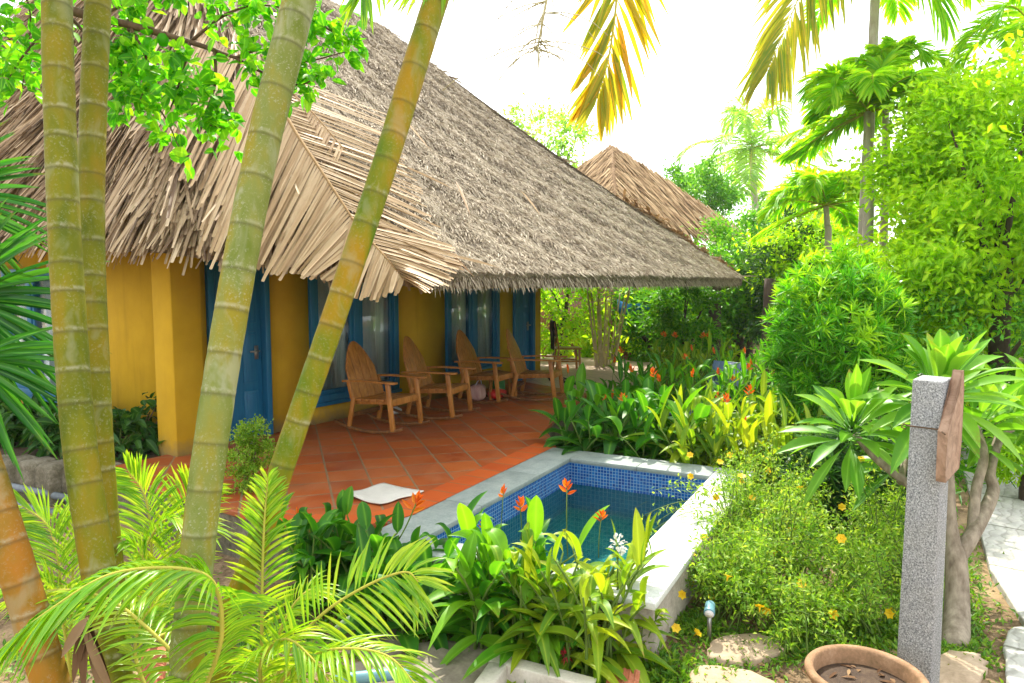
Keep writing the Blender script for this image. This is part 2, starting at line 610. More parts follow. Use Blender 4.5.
class MB:
    def __init__(s):
        s.v, s.q, s.t, s.tri, s.at, s.n = [], [], [], [], {}, 0
        s.ring, s.scar = [], []

    def add(s, v, q=None, tri=None, tint=.5, ring=None, scar=None):
        v = np.asarray(v, float).reshape(-1, 3)
        if q is not None and len(q):
            s.q.append(np.asarray(q, int).reshape(-1, 4) + s.n)
        if tri is not None and len(tri):
            s.tri.append(np.asarray(tri, int).reshape(-1, 3) + s.n)
        s.v.append(v)
        s.t.append(np.broadcast_to(np.asarray(tint, float), (len(v),)).copy())
        s.ring.append(np.zeros(len(v)) if ring is None else np.asarray(ring, float))
        s.scar.append(np.zeros(len(v)) if scar is None else np.asarray(scar, float))
        s.n += len(v)
        return s

    def box(s, c, size, rot=None, tint=.5):
        x, y, z = A3(size) / 2
        v = A3([(-x, -y, -z), (x, -y, -z), (x, y, -z), (-x, y, -z), (-x, -y, z), (x, -y, z), (x, y, z), (-x, y, z)])
        if rot is not None:
            v = v @ np.asarray(rot.to_3x3() if hasattr(rot, 'to_3x3') else rot).T
        return s.add(v + A3(c), [(0, 3, 2, 1), (4, 5, 6, 7), (0, 1, 5, 4), (1, 2, 6, 5), (2, 3, 7, 6), (3, 0, 4, 7)], tint=tint)

    def bar(s, a, b, wd, th, side=(0, 1, 0), tint=.5):
        """square bar from a to b; wd along side, th along the third axis"""
        a, b = A3(a, float), A3(b, float)
        d = norm(b - a)
        sd = A3(side, float)
        sd = norm(sd - d * np.dot(sd, d))
        u = np.cross(d, sd)
        v = []
        for p in (a, b):
            for i, j in ((-1, -1), (1, -1), (1, 1), (-1, 1)):
                v.append(p + sd * i * wd / 2 + u * j * th / 2)
        return s.add(v, [(0, 3, 2, 1), (4, 5, 6, 7), (0, 1, 5, 4), (1, 2, 6, 5), (2, 3, 7, 6), (3, 0, 4, 7)], tint=tint)

    def tube(s, pts, rad, n=8, tint=.5, cap=True, ring=None, scar=None):
        pts = np.asarray(pts, float)
        k = len(pts)
        rad = np.broadcast_to(np.asarray(rad, float), (k,))
        T = np.gradient(pts, axis=0)
        T = norm(T)
        ref = A3((0, 0, 1.)) if abs(T[0][2]) < .9 else A3((1., 0, 0))
        a = norm(np.cross(T[0], ref))
        V = []
        ang = np.linspace(0, 2 * math.pi, n, endpoint=False)
        for i in range(k):
            a = norm(a - T[i] * np.dot(a, T[i]))
            b = np.cross(T[i], a)
            V.append(pts[i] + rad[i] * (np.cos(ang)[:, None] * a + np.sin(ang)[:, None] * b))
        V = np.concatenate(V)
        i, j = np.meshgrid(np.arange(k - 1), np.arange(n), indexing='ij')
        j2 = (j + 1) % n
        q = np.stack([i * n + j, i * n + j2, (i + 1) * n + j2, (i + 1) * n + j], -1).reshape(-1, 4)
        tri = []
        if cap:
            V = np.concatenate([V, pts[:1], pts[-1:]])
            for jj in range(n):
                tri.append((k * n, (jj + 1) % n, jj))
                tri.append((k * n + 1, (k - 1) * n + jj, (k - 1) * n + (jj + 1) % n))
        ex = lambda r: None if r is None else np.concatenate([np.repeat(np.asarray(r, float), n), [0, 0] if cap else []])
        return s.add(V, q, tri, tint, ex(ring), ex(scar))

    def lathe(s, prof, c=(0, 0, 0), n=32, tint=.5, jitter=0):
        prof = np.asarray(prof, float)
        k = len(prof)
        ang = np.linspace(0, 2 * math.pi, n, endpoint=False)
        V = np.stack([prof[:, None, 0] * np.cos(ang), prof[:, None, 0] * np.sin(ang), np.repeat(prof[:, 1:2], n, 1)], -1)
        V = V.reshape(-1, 3) + A3(c)
        i, j = np.meshgrid(np.arange(k - 1), np.arange(n), indexing='ij')
        j2 = (j + 1) % n
        q = np.stack([i * n + j, i * n + j2, (i + 1) * n + j2, (i + 1) * n + j], -1).reshape(-1, 4)
        return s.add(V, q, tint=tint)

    def blades(s, base, d, up, L, W, droop=0.2, segs=4, fold=.15, shape='lance', tint=.5, curl=0.0):
        """N leaves at once: base, d (direction), up (leaf face normal), lengths, widths"""
        base = np.atleast_2d(base).astype(float)
        N = len(base)
        bc = lambda x: np.broadcast_to(np.asarray(x, float), (N,))[:, None]
        d = norm(np.broadcast_to(np.asarray(d, float), (N, 3)))
        up = np.broadcast_to(np.asarray(up, float), (N, 3))
        side = norm(np.cross(d, up))
        nn = np.cross(side, d)
        L, W, droop, fold, curl = bc(L), bc(W), bc(droop), bc(fold), bc(curl)
        rows = []
        for i in range(segs + 1):
            t = i / segs
            if shape == 'lance':
                w = max(t ** .6 * (1 - t) ** .85 / .375, .03)
            elif shape == 'oval':
                w = max(math.sin(math.pi * t ** .9) ** .6 if 0 < t < 1 else 0, .03)
            elif shape == 'obov':
                w = max(math.sin(math.pi * t ** 1.35) ** 1.0 if 0 < t < 1 else 0, .05)
            elif shape == 'strap':
                w = (1 - t ** 3) * .95 + .05 if t > .1 else .7
            else:
                w = (.6 + t if t < .35 else .95 - .45 * (t - .35))
            c = base + d * L * t + A3((0, 0, -1.)) * L * droop * t * t - nn * L * curl * t * t
            e = nn * W * w * fold
            rows += [c - side * W * w * .5 + e, c, c + side * W * w * .5 + e]
        V = np.stack(rows, 1)
        K = 3 * (segs + 1)
        q = []
        for i in range(segs):
            a = i * 3
            q += [(a, a + 1, a + 4, a + 3), (a + 1, a + 2, a + 5, a + 4)]
        q = (np.asarray(q)[None] + (np.arange(N) * K)[:, None, None]).reshape(-1, 4)
        tt = np.repeat(np.broadcast_to(np.asarray(tint, float), (N,)), K)
        mid = np.tile(np.tile([0., 1., 0.], segs + 1), N)
        tip = np.repeat(np.clip((np.linspace(0, 1, segs + 1) - .72) / .28, 0, 1), 3)
        dry = rng.uniform(0, 1, N) ** 3
        return s.add(V.reshape(-1, 3), q, tint=tt, ring=mid, scar=(dry[:, None] * tip[None]).ravel())

    def build(s, name, mat, parent=None, loc=None, smooth=False, bevel=0):
        V = np.concatenate(s.v)
        org = A3(WLOC.get(parent.name, (0, 0, 0))) if parent is not None else A3((0, 0, 0.))
        if loc is not None:
            org = A3(loc, float)
        V = V - org
        me = bpy.data.meshes.new(name)
        Q = np.concatenate(s.q) if s.q else np.zeros((0, 4), int)
        T = np.concatenate(s.tri) if s.tri else np.zeros((0, 3), int)
        me.vertices.add(len(V))
        me.vertices.foreach_set('co', V.astype(np.float32).ravel())
        lv = np.concatenate([Q.ravel(), T.ravel()]).astype(np.int32)
        me.loops.add(len(lv))
        me.loops.foreach_set('vertex_index', lv)
        me.polygons.add(len(Q) + len(T))
        st = np.concatenate([np.arange(len(Q)) * 4, len(Q) * 4 + np.arange(len(T)) * 3]).astype(np.int32)
        me.polygons.foreach_set('loop_start', st)
        me.update(calc_edges=True)
        for nm, arr in (('tint', s.t), ('ring', s.ring), ('scar', s.scar)):
            a = np.concatenate(arr)
            if nm == 'tint' or a.any():
                at_ = me.attributes.new(nm, 'FLOAT', 'POINT')
                at_.data.foreach_set('value', a.astype(np.float32))
        if smooth:
            me.polygons.foreach_set('use_smooth', np.ones(len(me.polygons), bool))
        me.materials.append(mat if not isinstance(mat, str) else M[mat])
        o = bpy.data.objects.new(name, me)
        COL.objects.link(o)
        if parent is not None:
            o.parent = parent
            WLOC[o.name] = tuple(org)
        else:
            o.location = org
            WLOC[o.name] = tuple(org)
        if bevel:
            bm_ = o.modifiers.new('bevel', 'BEVEL')
            bm_.width = bevel
            bm_.segments = 2
            bm_.limit_method = 'ANGLE'
        return o


def thing(name, label, cat, loc=(0, 0, 0), group=None):
    o = bpy.data.objects.new(name, None)
    COL.objects.link(o)
    o.location = loc
    o.empty_display_size = .2
    WLOC[o.name] = tuple(loc)
    return tag(o, label, cat, group)


def tag(o, label, cat, group=None):
    o['label'] = label
    o['category'] = cat
    if group:
        o['group'] = group
    return o


def struct(o):
    o['kind'] = 'structure'
    return o


def copy_tree(o, parent=None):
    c = o.copy()
    COL.objects.link(c)
    if parent is not None:
        c.parent = parent
    for ch in list(o.children):
        copy_tree(ch, c)
    return c


def rot(ax, deg):
    return Matrix.Rotation(R(deg), 3, ax)


def rnd(a, b, n=None):
    return rng.uniform(a, b, n)


def rdir(n):
    v = rng.normal(size=(n, 3))
    return norm(v)


def bez(p0, p1, p2, n=10, p3=None):
    t = np.linspace(0, 1, n)[:, None]
    p0, p1, p2 = A3(p0, float), A3(p1, float), A3(p2, float)
    if p3 is None:
        return (1 - t) ** 2 * p0 + 2 * t * (1 - t) * p1 + t * t * p2
    p3 = A3(p3, float)
    return (1 - t) ** 3 * p0 + 3 * t * (1 - t) ** 2 * p1 + 3 * t * t * (1 - t) * p2 + t ** 3 * p3


def resample(pts, n):
    pts = np.asarray(pts, float)
    # Catmull-Rom through the points
    P = np.concatenate([[2 * pts[0] - pts[1]], pts, [2 * pts[-1] - pts[-2]]])
    out = []
    m = len(pts) - 1
    for u in np.linspace(0, m - 1e-6, n):
        i = int(u)
        t = u - i
        a, b, c, d = P[i], P[i + 1], P[i + 2], P[i + 3]
        out.append(.5 * (2 * b + (c - a) * t + (2 * a - 5 * b + 4 * c - d) * t * t + (3 * b - a - 3 * c + d) * t ** 3))
    return A3(out)

# ================================================================== SETTING
def grid_ground():
    xs = np.unique(np.concatenate([np.arange(-4, 14, .35), [3.83, 6.57, -100, -60, -20, -10, 17, 22, 30, 45, 70, 100]]))
    ys = np.unique(np.concatenate([np.arange(-5, 9, .35), [1.90, 3.62, -100, -60, -30, -14, -8, 12, 18, 30, 60, 100]]))
    nx, ny = len(xs), len(ys)
    X, Y = np.meshgrid(xs, ys, indexing='ij')
    Z = GZ + .02 * np.sin(X * 1.7 + Y) * np.cos(Y * 2.1) - .012
    V = np.stack([X, Y, Z], -1).reshape(-1, 3)
    q = []
    for i in range(nx - 1):
        for j in range(ny - 1):
            cx, cy = (xs[i] + xs[i + 1]) / 2, (ys[j] + ys[j + 1]) / 2
            if 3.83 < cx < 6.57 and 1.90 < cy < 3.62:
                continue
            q.append((i * ny + j, (i + 1) * ny + j, (i + 1) * ny + j + 1, i * ny + j + 1))
    return MB().add(V, q)


struct(grid_ground().build('ground', 'soil', smooth=True))


def slab(poly, z0, z1, name, mat, bevel=0):
    n = len(poly)
    bm = __import__('bmesh').new()
    top = [bm.verts.new((x, y, z1)) for x, y in poly]
    bot = [bm.verts.new((x, y, z0)) for x, y in poly]
    bm.faces.new(top)
    bm.faces.new(bot[::-1])
    for i in range(n):
        bm.faces.new((top[i], bot[i], bot[(i + 1) % n], top[(i + 1) % n]))
    bm.normal_update()
    __import__('bmesh').ops.recalc_face_normals(bm, faces=bm.faces)
    me = bpy.data.meshes.new(name)
    bm.to_mesh(me)
    bm.free()
    me.materials.append(M[mat])
    o = bpy.data.objects.new(name, me)
    COL.objects.link(o)
    if bevel:
        b = o.modifiers.new('bevel', 'BEVEL')
        b.width = bevel
        b.segments = 2
        b.limit_method = 'ANGLE'
    return o


arc = [(4.15 - .75 * math.sin(a), 4.66 - .91 * math.cos(a)) for a in np.linspace(0, math.pi / 2, 9)]
terr = [(6.80, 4.022)] + arc + [(3.40, 7.24), (4.3, 7.26), (11.45, 7.26), (11.45, 5.72), (10.6, 5.6), (9.2, 5.15), (8.2, 4.85), (7.5, 4.6), (7.1, 4.25)]
struct(slab(terr, -.05, 0, 'terrace', 'terrace', .010))
cen = A3((6.5, 5.6))
terb = [tuple(cen + (A3(p) - cen) * .992) for p in terr]
struct(slab(terb, -.6, -.052, 'terrace_base', 'border'))
bo = MB()
ed = [terr[0]] + arc
ed_in = []
for (x, y) in ed:
    ed_in.append((x, y + .27) if x > 4.12 else (x + .27 * math.sin(math.atan2(4.15 - x, max(4.66 - y, .01))), y + .27 * math.cos(math.atan2(4.15 - x, max(4.66 - y, .01)))))
bo.add([(x, y + .004, .004) for x, y in ed] + [(x, y, .004) for x, y in ed_in], [(i, len(ed) + i, len(ed) + i + 1, i + 1) for i in range(len(ed) - 1)])
struct(bo.build('terrace_border', 'border_tile'))
flo = [(9.9, 5.46), (11.2, 5.45), (12.6, 5.5), (15.0, 6.2), (15.2, 9.5), (11.9, 9.5), (11.9, 7.1), (9.9, 7.1)]
fl = [(10.3, 5.50), (10.6, 5.45), (12.4, 5.4), (15.0, 6.2), (15.2, 9.8), (11.6, 9.8), (11.6, 7.22), (10.9, 7.22)]
struct(slab(fl, -.45, .006, 'porch_floor', 'floor2', .008))
pth = [(4.6, -1.8), (5.15, -.33), (6.5, -.04), (9.9, .27), (14, .9), (20, 2.2), (20, -.5), (12, -2.2), (7, -3)]
struct(slab(pth, -.6, GZ + .03, 'path', 'path', .01))

# ------------------------------------------------------------------ pool
pool = thing('swimming_pool', 'small rectangular plunge pool lined with blue mosaic tiles beside the terrace', 'pool', (5.3, 2.75, GZ))
PX0, PX1, PY0, PY1 = 4.0, 6.6, 2.05, 3.5
WZ = -.27
# tiled basin: floor, and four tiled walls, faces inward
mb = MB()
mb.add([(PX0, PY0, -1.05), (PX1, PY0, -1.05), (PX1, PY1, -1.05), (PX0, PY1, -1.05)], [(0, 1, 2, 3)])
mb.build('pool_floor', 'mosaic_floor', pool)
mb = MB()
for (a, b) in (((PX0, PY0), (PX1, PY0)), ((PX1, PY0), (PX1, PY1)), ((PX1, PY1), (PX0, PY1)), ((PX0, PY1), (PX0, PY0))):
    mb.add([(*a, WZ), (*b, WZ), (*b, -.045), (*a, -.045)], [(0, 1, 2, 3)])
mb.build('tile_band', 'mosaic_blue', pool)
mb = MB()
for (a, b) in (((PX0, PY0), (PX1, PY0)), ((PX1, PY0), (PX1, PY1)), ((PX1, PY1), (PX0, PY1)), ((PX0, PY1), (PX0, PY0))):
    mb.add([(*a, -1.05), (*b, -1.05), (*b, WZ), (*a, WZ)], [(0, 1, 2, 3)])
mb.build('tiled_wall', 'mosaic_wall', pool)
mb = MB()
O0, O1, O2, O3 = 3.76, 6.92, 1.75, 3.85
for (x0, x1, y0, y1) in ((O0, O1, O2, PY0 - .003), (O0, O1, PY1 + .003, O3), (O0, PX0 - .003, PY0, PY1), (PX1 + .003, O1, PY0, PY1)):
    mb.box(((x0 + x1) / 2, (y0 + y1) / 2, -.70), (x1 - x0, y1 - y0, 1.3))
mb.build('outer_wall', 'poolstone', pool)
# coping: separate stone slabs, joints between them
def coping(x0, x1, y0, y1, n, mat, along='x'):
    for i in range(n):
        a, b = i / n, (i + 1) / n
        m_ = MB()
        g = .004
        if along == 'x':
            m_.box((x0 + (x1 - x0) * (a + b) / 2, (y0 + y1) / 2, -.022 + rnd(-.002, .002)), ((x1 - x0) / n - g, y1 - y0, .044), rot('Z', rnd(-.3, .3)))
        else:
            m_.box(((x0 + x1) / 2, y0 + (y1 - y0) * (a + b) / 2, -.022), (x1 - x0, (y1 - y0) / n - g, .044))
        m_.build('coping_slab', mat, pool, bevel=.006)
coping(3.72, 6.96, 1.70, 2.04, 3, 'coping')
coping(3.72, 6.96, 3.49, 3.89, 3, 'coping_shaded')
coping(6.59, 6.96, 2.044, 3.486, 2, 'coping_shaded', 'y')
coping(3.72, 4.01, 2.044, 3.486, 2, 'coping_shaded', 'y')
wat = MB()
xs = np.linspace(PX0, PX1, 2)
wat.add([(PX0, PY0, WZ), (PX1, PY0, WZ), (PX1, PY1, WZ), (PX0, PY1, WZ)], [(0, 1, 2, 3)])
wo = struct(wat.build('water', 'water', loc=(5.3, 2.75, GZ)))
for o_ in (pool, wo):
    o_.rotation_euler = (0, 0, R(6))
    o_.location = (5.2, 2.76, GZ)

# ------------------------------------------------------------------ bungalow
HX, HY = 4.25, 7.2
bung = thing('thatched_bungalow', 'ochre yellow bungalow with blue doors and a big weathered thatched roof', 'house', (8, 9, 0))


def front_wall():
    """wall plane y = HY with openings, a slab 0.2 thick"""
    ops = [(4.62, 5.42, -.01, 2.15), (6.03, 7.62, .28, 2.25), (8.72, 10.15, .40, 2.25), (10.62, 11.30, -.01, 2.15)]
    m_ = MB()
    xs = [HX + .1] + [v for o in ops for v in o[:2]] + [11.56]
    T, ym = .2, HY + .1
    for i in range(0, len(xs), 2):
        m_.box(((xs[i] + xs[i + 1]) / 2, ym, 1.45), (xs[i + 1] - xs[i], T, 2.9))
    for (a, b, z0, z1) in ops:
        m_.box(((a + b) / 2, ym, (z1 + 2.9) / 2), (b - a, T, 2.9 - z1))
        if z0 > 0:
            m_.box(((a + b) / 2, ym, z0 / 2), (b - a, T, z0))
    return m_


front_wall().build('front_wall', 'yellow', bung)
mb = MB()     # side wall (x = 4.45) with one opening, back and far walls
SX = 4.42
for (y0, y1, z0, z1) in ((7.32, 10.15, -.4, 2.9), (11.75, 13.5, -.4, 2.9), (10.15, 11.75, -.4, .25), (10.15, 11.75, 2.0, 2.9)):
    mb.box((SX + .1, (y0 + y1) / 2, (z0 + z1) / 2), (.2, y1 - y0, z1 - z0))
mb.build('side_wall', 'yellow', bung)
mb = MB()
mb.box((11.45, 10.4, 1.45), (.2, 5.99, 2.9))
mb.box((7.9, 13.5, 1.45), (6.9, .18, 2.9))
mb.build('back_wall', 'yellow', bung)
for (x, y) in ((4.31, 7.24),):
    mb = MB()
    mb.box((x, y, 1.2), (.34, .36, 3.2))
    mb.build('corner_column', 'yellow', bung, bevel=.012)
mb = MB()
mb.box((7.95, 10.35, 2.95), (7.2, 6.2, .06))
mb.build('ceiling', 'dark_room', bung)
mb = MB()
mb.box((7.95, 10.4, .02), (6.7, 5.9, .04))
mb.build('room_floor', 'slab', bung)


def window(x0, x1, z0, z1, nm, axis='y', y=HY, leaves=2):
    """blue window: frame part with panes, curtain and sill"""
    def P(u, dpt, z):
        return (u, y + dpt, z) if axis == 'y' else (y + dpt, u, z)
    fr = MB()
    def bx(u0, u1, z0_, z1_, d0, d1):
        c = P((u0 + u1) / 2, (d0 + d1) / 2, (z0_ + z1_) / 2)
        sz = (u1 - u0, d1 - d0, z1_ - z0_) if axis == 'y' else (d1 - d0, u1 - u0, z1_ - z0_)
        fr.box(c, sz)
    f = .09
    bx(x0, x0 + f, z0, z1, -.05, .12); bx(x1 - f, x1, z0, z1, -.05, .12)
    bx(x0 + f, x1 - f, z0, z0 + f, -.05, .12); bx(x0 + f, x1 - f, z1 - f, z1, -.05, .12)
    xm = (x0 + x1) / 2
    bx(xm - .06, xm + .06, z0 + f, z1 - f, -.04, .1)
    fo = fr.build('window', 'blue', bung, bevel=.006)
    for (a, b) in ((x0 + f, xm - .06), (xm + .06, x1 - f)):
        fr = MB()
        s = .055
        bx(a, a + s, z0 + f, z1 - f, -.02, .03); bx(b - s, b, z0 + f, z1 - f, -.02, .03)
        bx(a + s, b - s, z0 + f, z0 + f + s, -.02, .03); bx(a + s, b - s, z1 - f - s, z1 - f, -.02, .03)
        fr.build('sash', 'blue', fo, bevel=.004)
        fr = MB()
        bx(a + s, b - s, z0 + f + s, z1 - f - s, .002, .007)
        fr.build('pane', 'glass', fo)
    # curtain with soft folds behind the panes
    cm = MB()
    n = 90
    us = np.linspace(x0 + f, x1 - f, n)
    dd = .075 + .018 * np.sin(np.linspace(0, 60, n)) + .01 * np.sin(np.linspace(0, 143, n))
    V = [P(u, d, z0 + .1) for u, d in zip(us, dd)] + [P(u, d, z1 - .05) for u, d in zip(us, dd)]
    cm.add(V, [(i, i + 1, n + i + 1, n + i) for i in range(n - 1)])
    cm.build('curtain', 'curtain', fo, smooth=True)
    fr = MB()
    bx(x0 - .03, x1 + .03, z0 - .05, z0 - .003, -.07, .06)
    fr.build('sill', 'blue', fo, bevel=.005)


window(6.03, 7.62, .28, 2.25, 'w')
window(8.72, 10.15, .40, 2.25, 'w')
window(10.15, 11.75, .25, 2.0, 'w', 'x', SX)


def door(x0, x1, z1):
    m_ = MB()
    f = .07
    for a, b, za, zb in ((x0, x0 + f, 0, z1), (x1 - f, x1, 0, z1), (x0 + f, x1 - f, z1 - f, z1)):
        m_.box(((a + b) / 2, HY + .03, (za + zb) / 2), (b - a, .16, zb - za))
    d = m_.build('door', 'blue', bung, bevel=.005)
    a, b = x0 + f, x1 - f
    m_ = MB()
    m_.box(((a + b) / 2, HY + .06, (z1 - f) / 2), (b - a - .006, .045, z1 - f - .01))
    n = 2
    for za, zb in ((.12, .55), (.65, 1.25), (1.35, 1.95)):
        for i in range(n):
            u0 = a + (b - a) * i / n + .07
            u1 = a + (b - a) * (i + 1) / n - .07
            m_.box(((u0 + u1) / 2, HY + .033, (za + zb) / 2), (u1 - u0, .012, zb - za))
            m_.box(((u0 + u1) / 2, HY + .027, (za + zb) / 2), (u1 - u0 - .07, .012, zb - za - .07))
    m_.build('door_leaf', 'blue', d, bevel=.004)
    m_ = MB()
    hx = b - .09
    m_.box((hx, HY + .02, 1.0), (.05, .02, .16))
    m_.tube([(hx, HY + .01, 1.02), (hx, HY - .04, 1.02), (hx - .06, HY - .045, 1.02), (hx - .12, HY - .04, 1.02)], .011, 8)
    m_.build('handle', 'metal', d)


door(4.62, 5.42, 2.15)
door(10.62, 11.30, 2.15)

# ---- roof
EZ = 1.93
PC1, PC, PE = A3((3.62, 6.2, EZ + .32)), A3((4.90, 4.2, EZ)), A3((14.25, 4.2, EZ - .03))
PE2, PB2 = A3((14.25, 15, EZ)), A3((3.62, 15.5, EZ + .70))
R1, R2, R3 = A3((9.6, 9.3, 6.35)), A3((5.6, 9.3, 6.55)), A3((5.7, 13.2, 6.6))
PATCH = {'front': (PC, PE, R2, R1), 'corner': (PC1, PC, R2, R2), 'left': (PB2, PC1, R3, R2), 'far': (PE, PE2, R1, R1), 'back': (PE2, PB2, R1, R3)}


def patch_pt(nm, u, v):
    a, b, c, d = PATCH[nm]
    u, v = np.asarray(u)[..., None], np.asarray(v)[..., None]
    p = (1 - v) * ((1 - u) * a + u * b) + v * ((1 - u) * c + u * d)
    n = norm(np.cross(b - a, (c + d) / 2 - a))
    sag = -.16 * np.sin(math.pi * v) * (1 if nm in ('front', 'far', 'back') else .4)
    lump = .035 * np.sin(u * 37 + v * 9) * np.sin(v * 23 + u * 5) + .03 * np.sin(u * 71 + v * 13) * np.cos(v * 41)
    edge = np.minimum(1, np.minimum(u, 1 - u) * 12) * np.minimum(1, np.minimum(v, 1 - v) * 12)
    return p + n * (sag + lump * edge), n


def patch_dn(nm, u, v):
    e = .01
    a, _ = patch_pt(nm, u, v)
    b, _ = patch_pt(nm, u, np.maximum(np.asarray(v) - e, -.01))
    return norm(b - a)


roof = None
for nm in PATCH:
    nu, nv = (120, 60) if nm == 'front' else (60, 40)
    U, V_ = np.meshgrid(np.linspace(0, 1, nu), np.linspace(0, 1, nv), indexing='ij')
    P, n = patch_pt(nm, U, V_)
    P = P.reshape(-1, 3)
    i, j = np.meshgrid(np.arange(nu - 1), np.arange(nv - 1), indexing='ij')
    q = np.stack([i * nv + j, (i + 1) * nv + j, (i + 1) * nv + j + 1, i * nv + j + 1], -1).reshape(-1, 4)
    mb = MB() if roof is None else roof
    roof = mb
    mb.add(P, q)
    # thick eave lip and the underside
    a, b, c, d = PATCH[nm]
    e0, _ = patch_pt(nm, np.linspace(0, 1, nu), np.zeros(nu))
    e1 = e0 + A3((0, 0, -.16)) + .10 * norm(((c + d) / 2 - (a + b) / 2) * A3((1, 1, 0)))
    under = np.stack([(c + d) / 2 * A3((1, 1, 0)) + A3((0, 0, 2.9))] * nu)
    inn = e1 + (under - e1) * .30 + A3((0, 0, .55))
    mb.add(np.concatenate([e0, e1, inn]), [(k, k + nu, k + nu + 1, k + 1) for k in range(nu - 1)] + [(k + nu, k + 2 * nu, k + 2 * nu + 1, k + nu + 1) for k in range(nu - 1)])
ro = roof.build('roof', 'thatch', bung, smooth=True)


def straw(nm, n, L, W, lift, tints, v0=0., v1=1., spread=.35, seg=2, u0=0., u1=1.):
    m_ = MB()
    u = rng.uniform(u0, u1, n)
    # area-true v on tapering patches
    a, b, c, d = PATCH[nm]
    lb, lt = np.linalg.norm(b - a), np.linalg.norm(d - c)
    v = rng.uniform(v0, v1, n * 3)
    keep = rng.uniform(0, 1, n * 3) < (lb + (lt - lb) * v) / max(lb, lt)
    v = v[keep][:n]
    u = u[:len(v)]
    n = len(v)
    P, N_ = patch_pt(nm, u, v)
    dn = patch_dn(nm, u, v)
    sd = np.cross(dn, N_)
    d = norm(dn + sd * rng.normal(0, spread, (n, 1)) + N_ * rnd(.0, lift, (n, 1)))
    # coarse tone variation between bundles
    tone = .5 + .5 * np.sin(u * 55 + np.sin(v * 30) * 2) * np.sin(v * 47 + u * 13)
    t = np.clip(rnd(*tints, n) + (tone - .5) * .25, 0, 1)
    m_.blades(P + N_ * rnd(.0, .035, (n, 1)), d, N_ + rdir(n) * .5, rnd(*L, n), rnd(*W, n), .02, seg, .2, 'strap', t)
    return m_


straw('front', 80000, (.04, .115), (.008, .020), .07, (.28, .95), spread=.9).build('straw_cover', 'straw_grey', ro)
m_ = straw('far', 3500, (.2, .5), (.015, .035), .2, (.1, .9))
m_.build('far_straw', 'straw_grey', ro)
# fringe of the front eave
n = 5200
u = rng.uniform(0, 1, n)
P, N_ = patch_pt('front', u, rng.uniform(0, .015, n))
dn = patch_dn('front', u, np.full(n, .05))
mb = MB()
mb.blades(P + A3((0, 0, -1)) * rnd(.0, .13, (n, 1)) + A3((0, .05, 0)), norm(dn * .7 + A3((0, 0, -.75)) + rdir(n) * .35), A3((0, -1, .3)), rnd(.05, .13, n), rnd(.012, .026, n), .05, 2, .2, 'strap', rnd(.05, .9, n))
mb.build('eave_fringe', 'straw_grey', ro)
# long dry palm leaf on the left slope and the cut corner: overlapping courses
mb = MB()
for nm, cnt in (('left', 7000), ('corner', 3200)):
    v = np.concatenate([rng.uniform(.0, 1., cnt * 2 // 3), rng.uniform(0, .45, cnt - cnt * 2 // 3)])
    n = len(v)
    u = rng.uniform(.0 if nm == 'corner' else .2, 1, n)
    P, N_ = patch_pt(nm, u, v)
    dn = patch_dn(nm, u, v)
    sd = np.cross(dn, N_)
    lean = (.62 if nm == 'left' else .30) + .16 * np.sin(u * 31 + v * 11) + rng.normal(0, .13, n)
    d = norm(dn + sd * lean[:, None] + N_ * rnd(.0, .12 if nm == 'left' else .03, (n, 1)))
    L = rnd(.5, 1.15, n)
    L = np.where(v < .14, np.minimum(L, .34), L)
    mb.blades(P + N_ * rnd(.0, .13 if nm == 'left' else .05, (n, 1)), d, N_ + rdir(n) * (.4 if nm == 'left' else .2), L, rnd(.016, .042, n), rnd(.0, .05, n), 4, rnd(.1, .4, n), 'ribbon', np.clip(rng.normal(.5, .25, n), 0, 1))
    # drooping ends at the eave
    n = cnt // 4
    u = rng.uniform(0 if nm == 'corner' else .3, 1, n)
    P, N_ = patch_pt(nm, u, np.full(n, .03) + rnd(0, .05, n))
    dn = patch_dn(nm, u, np.full(n, .05))
    mb.blades(P + N_ * rnd(0, .1, (n, 1)), norm(dn + A3((0, 0, -.25)) + rdir(n) * .22 + A3((0, .35, 0))), N_, rnd(.14, .30, n), rnd(.025, .06, n), rnd(.05, .3, n), 4, .25, 'ribbon', np.clip(rng.normal(.4, .22, n), 0, 1))
mb.build('dry_leaf_cover', 'straw_left', ro)


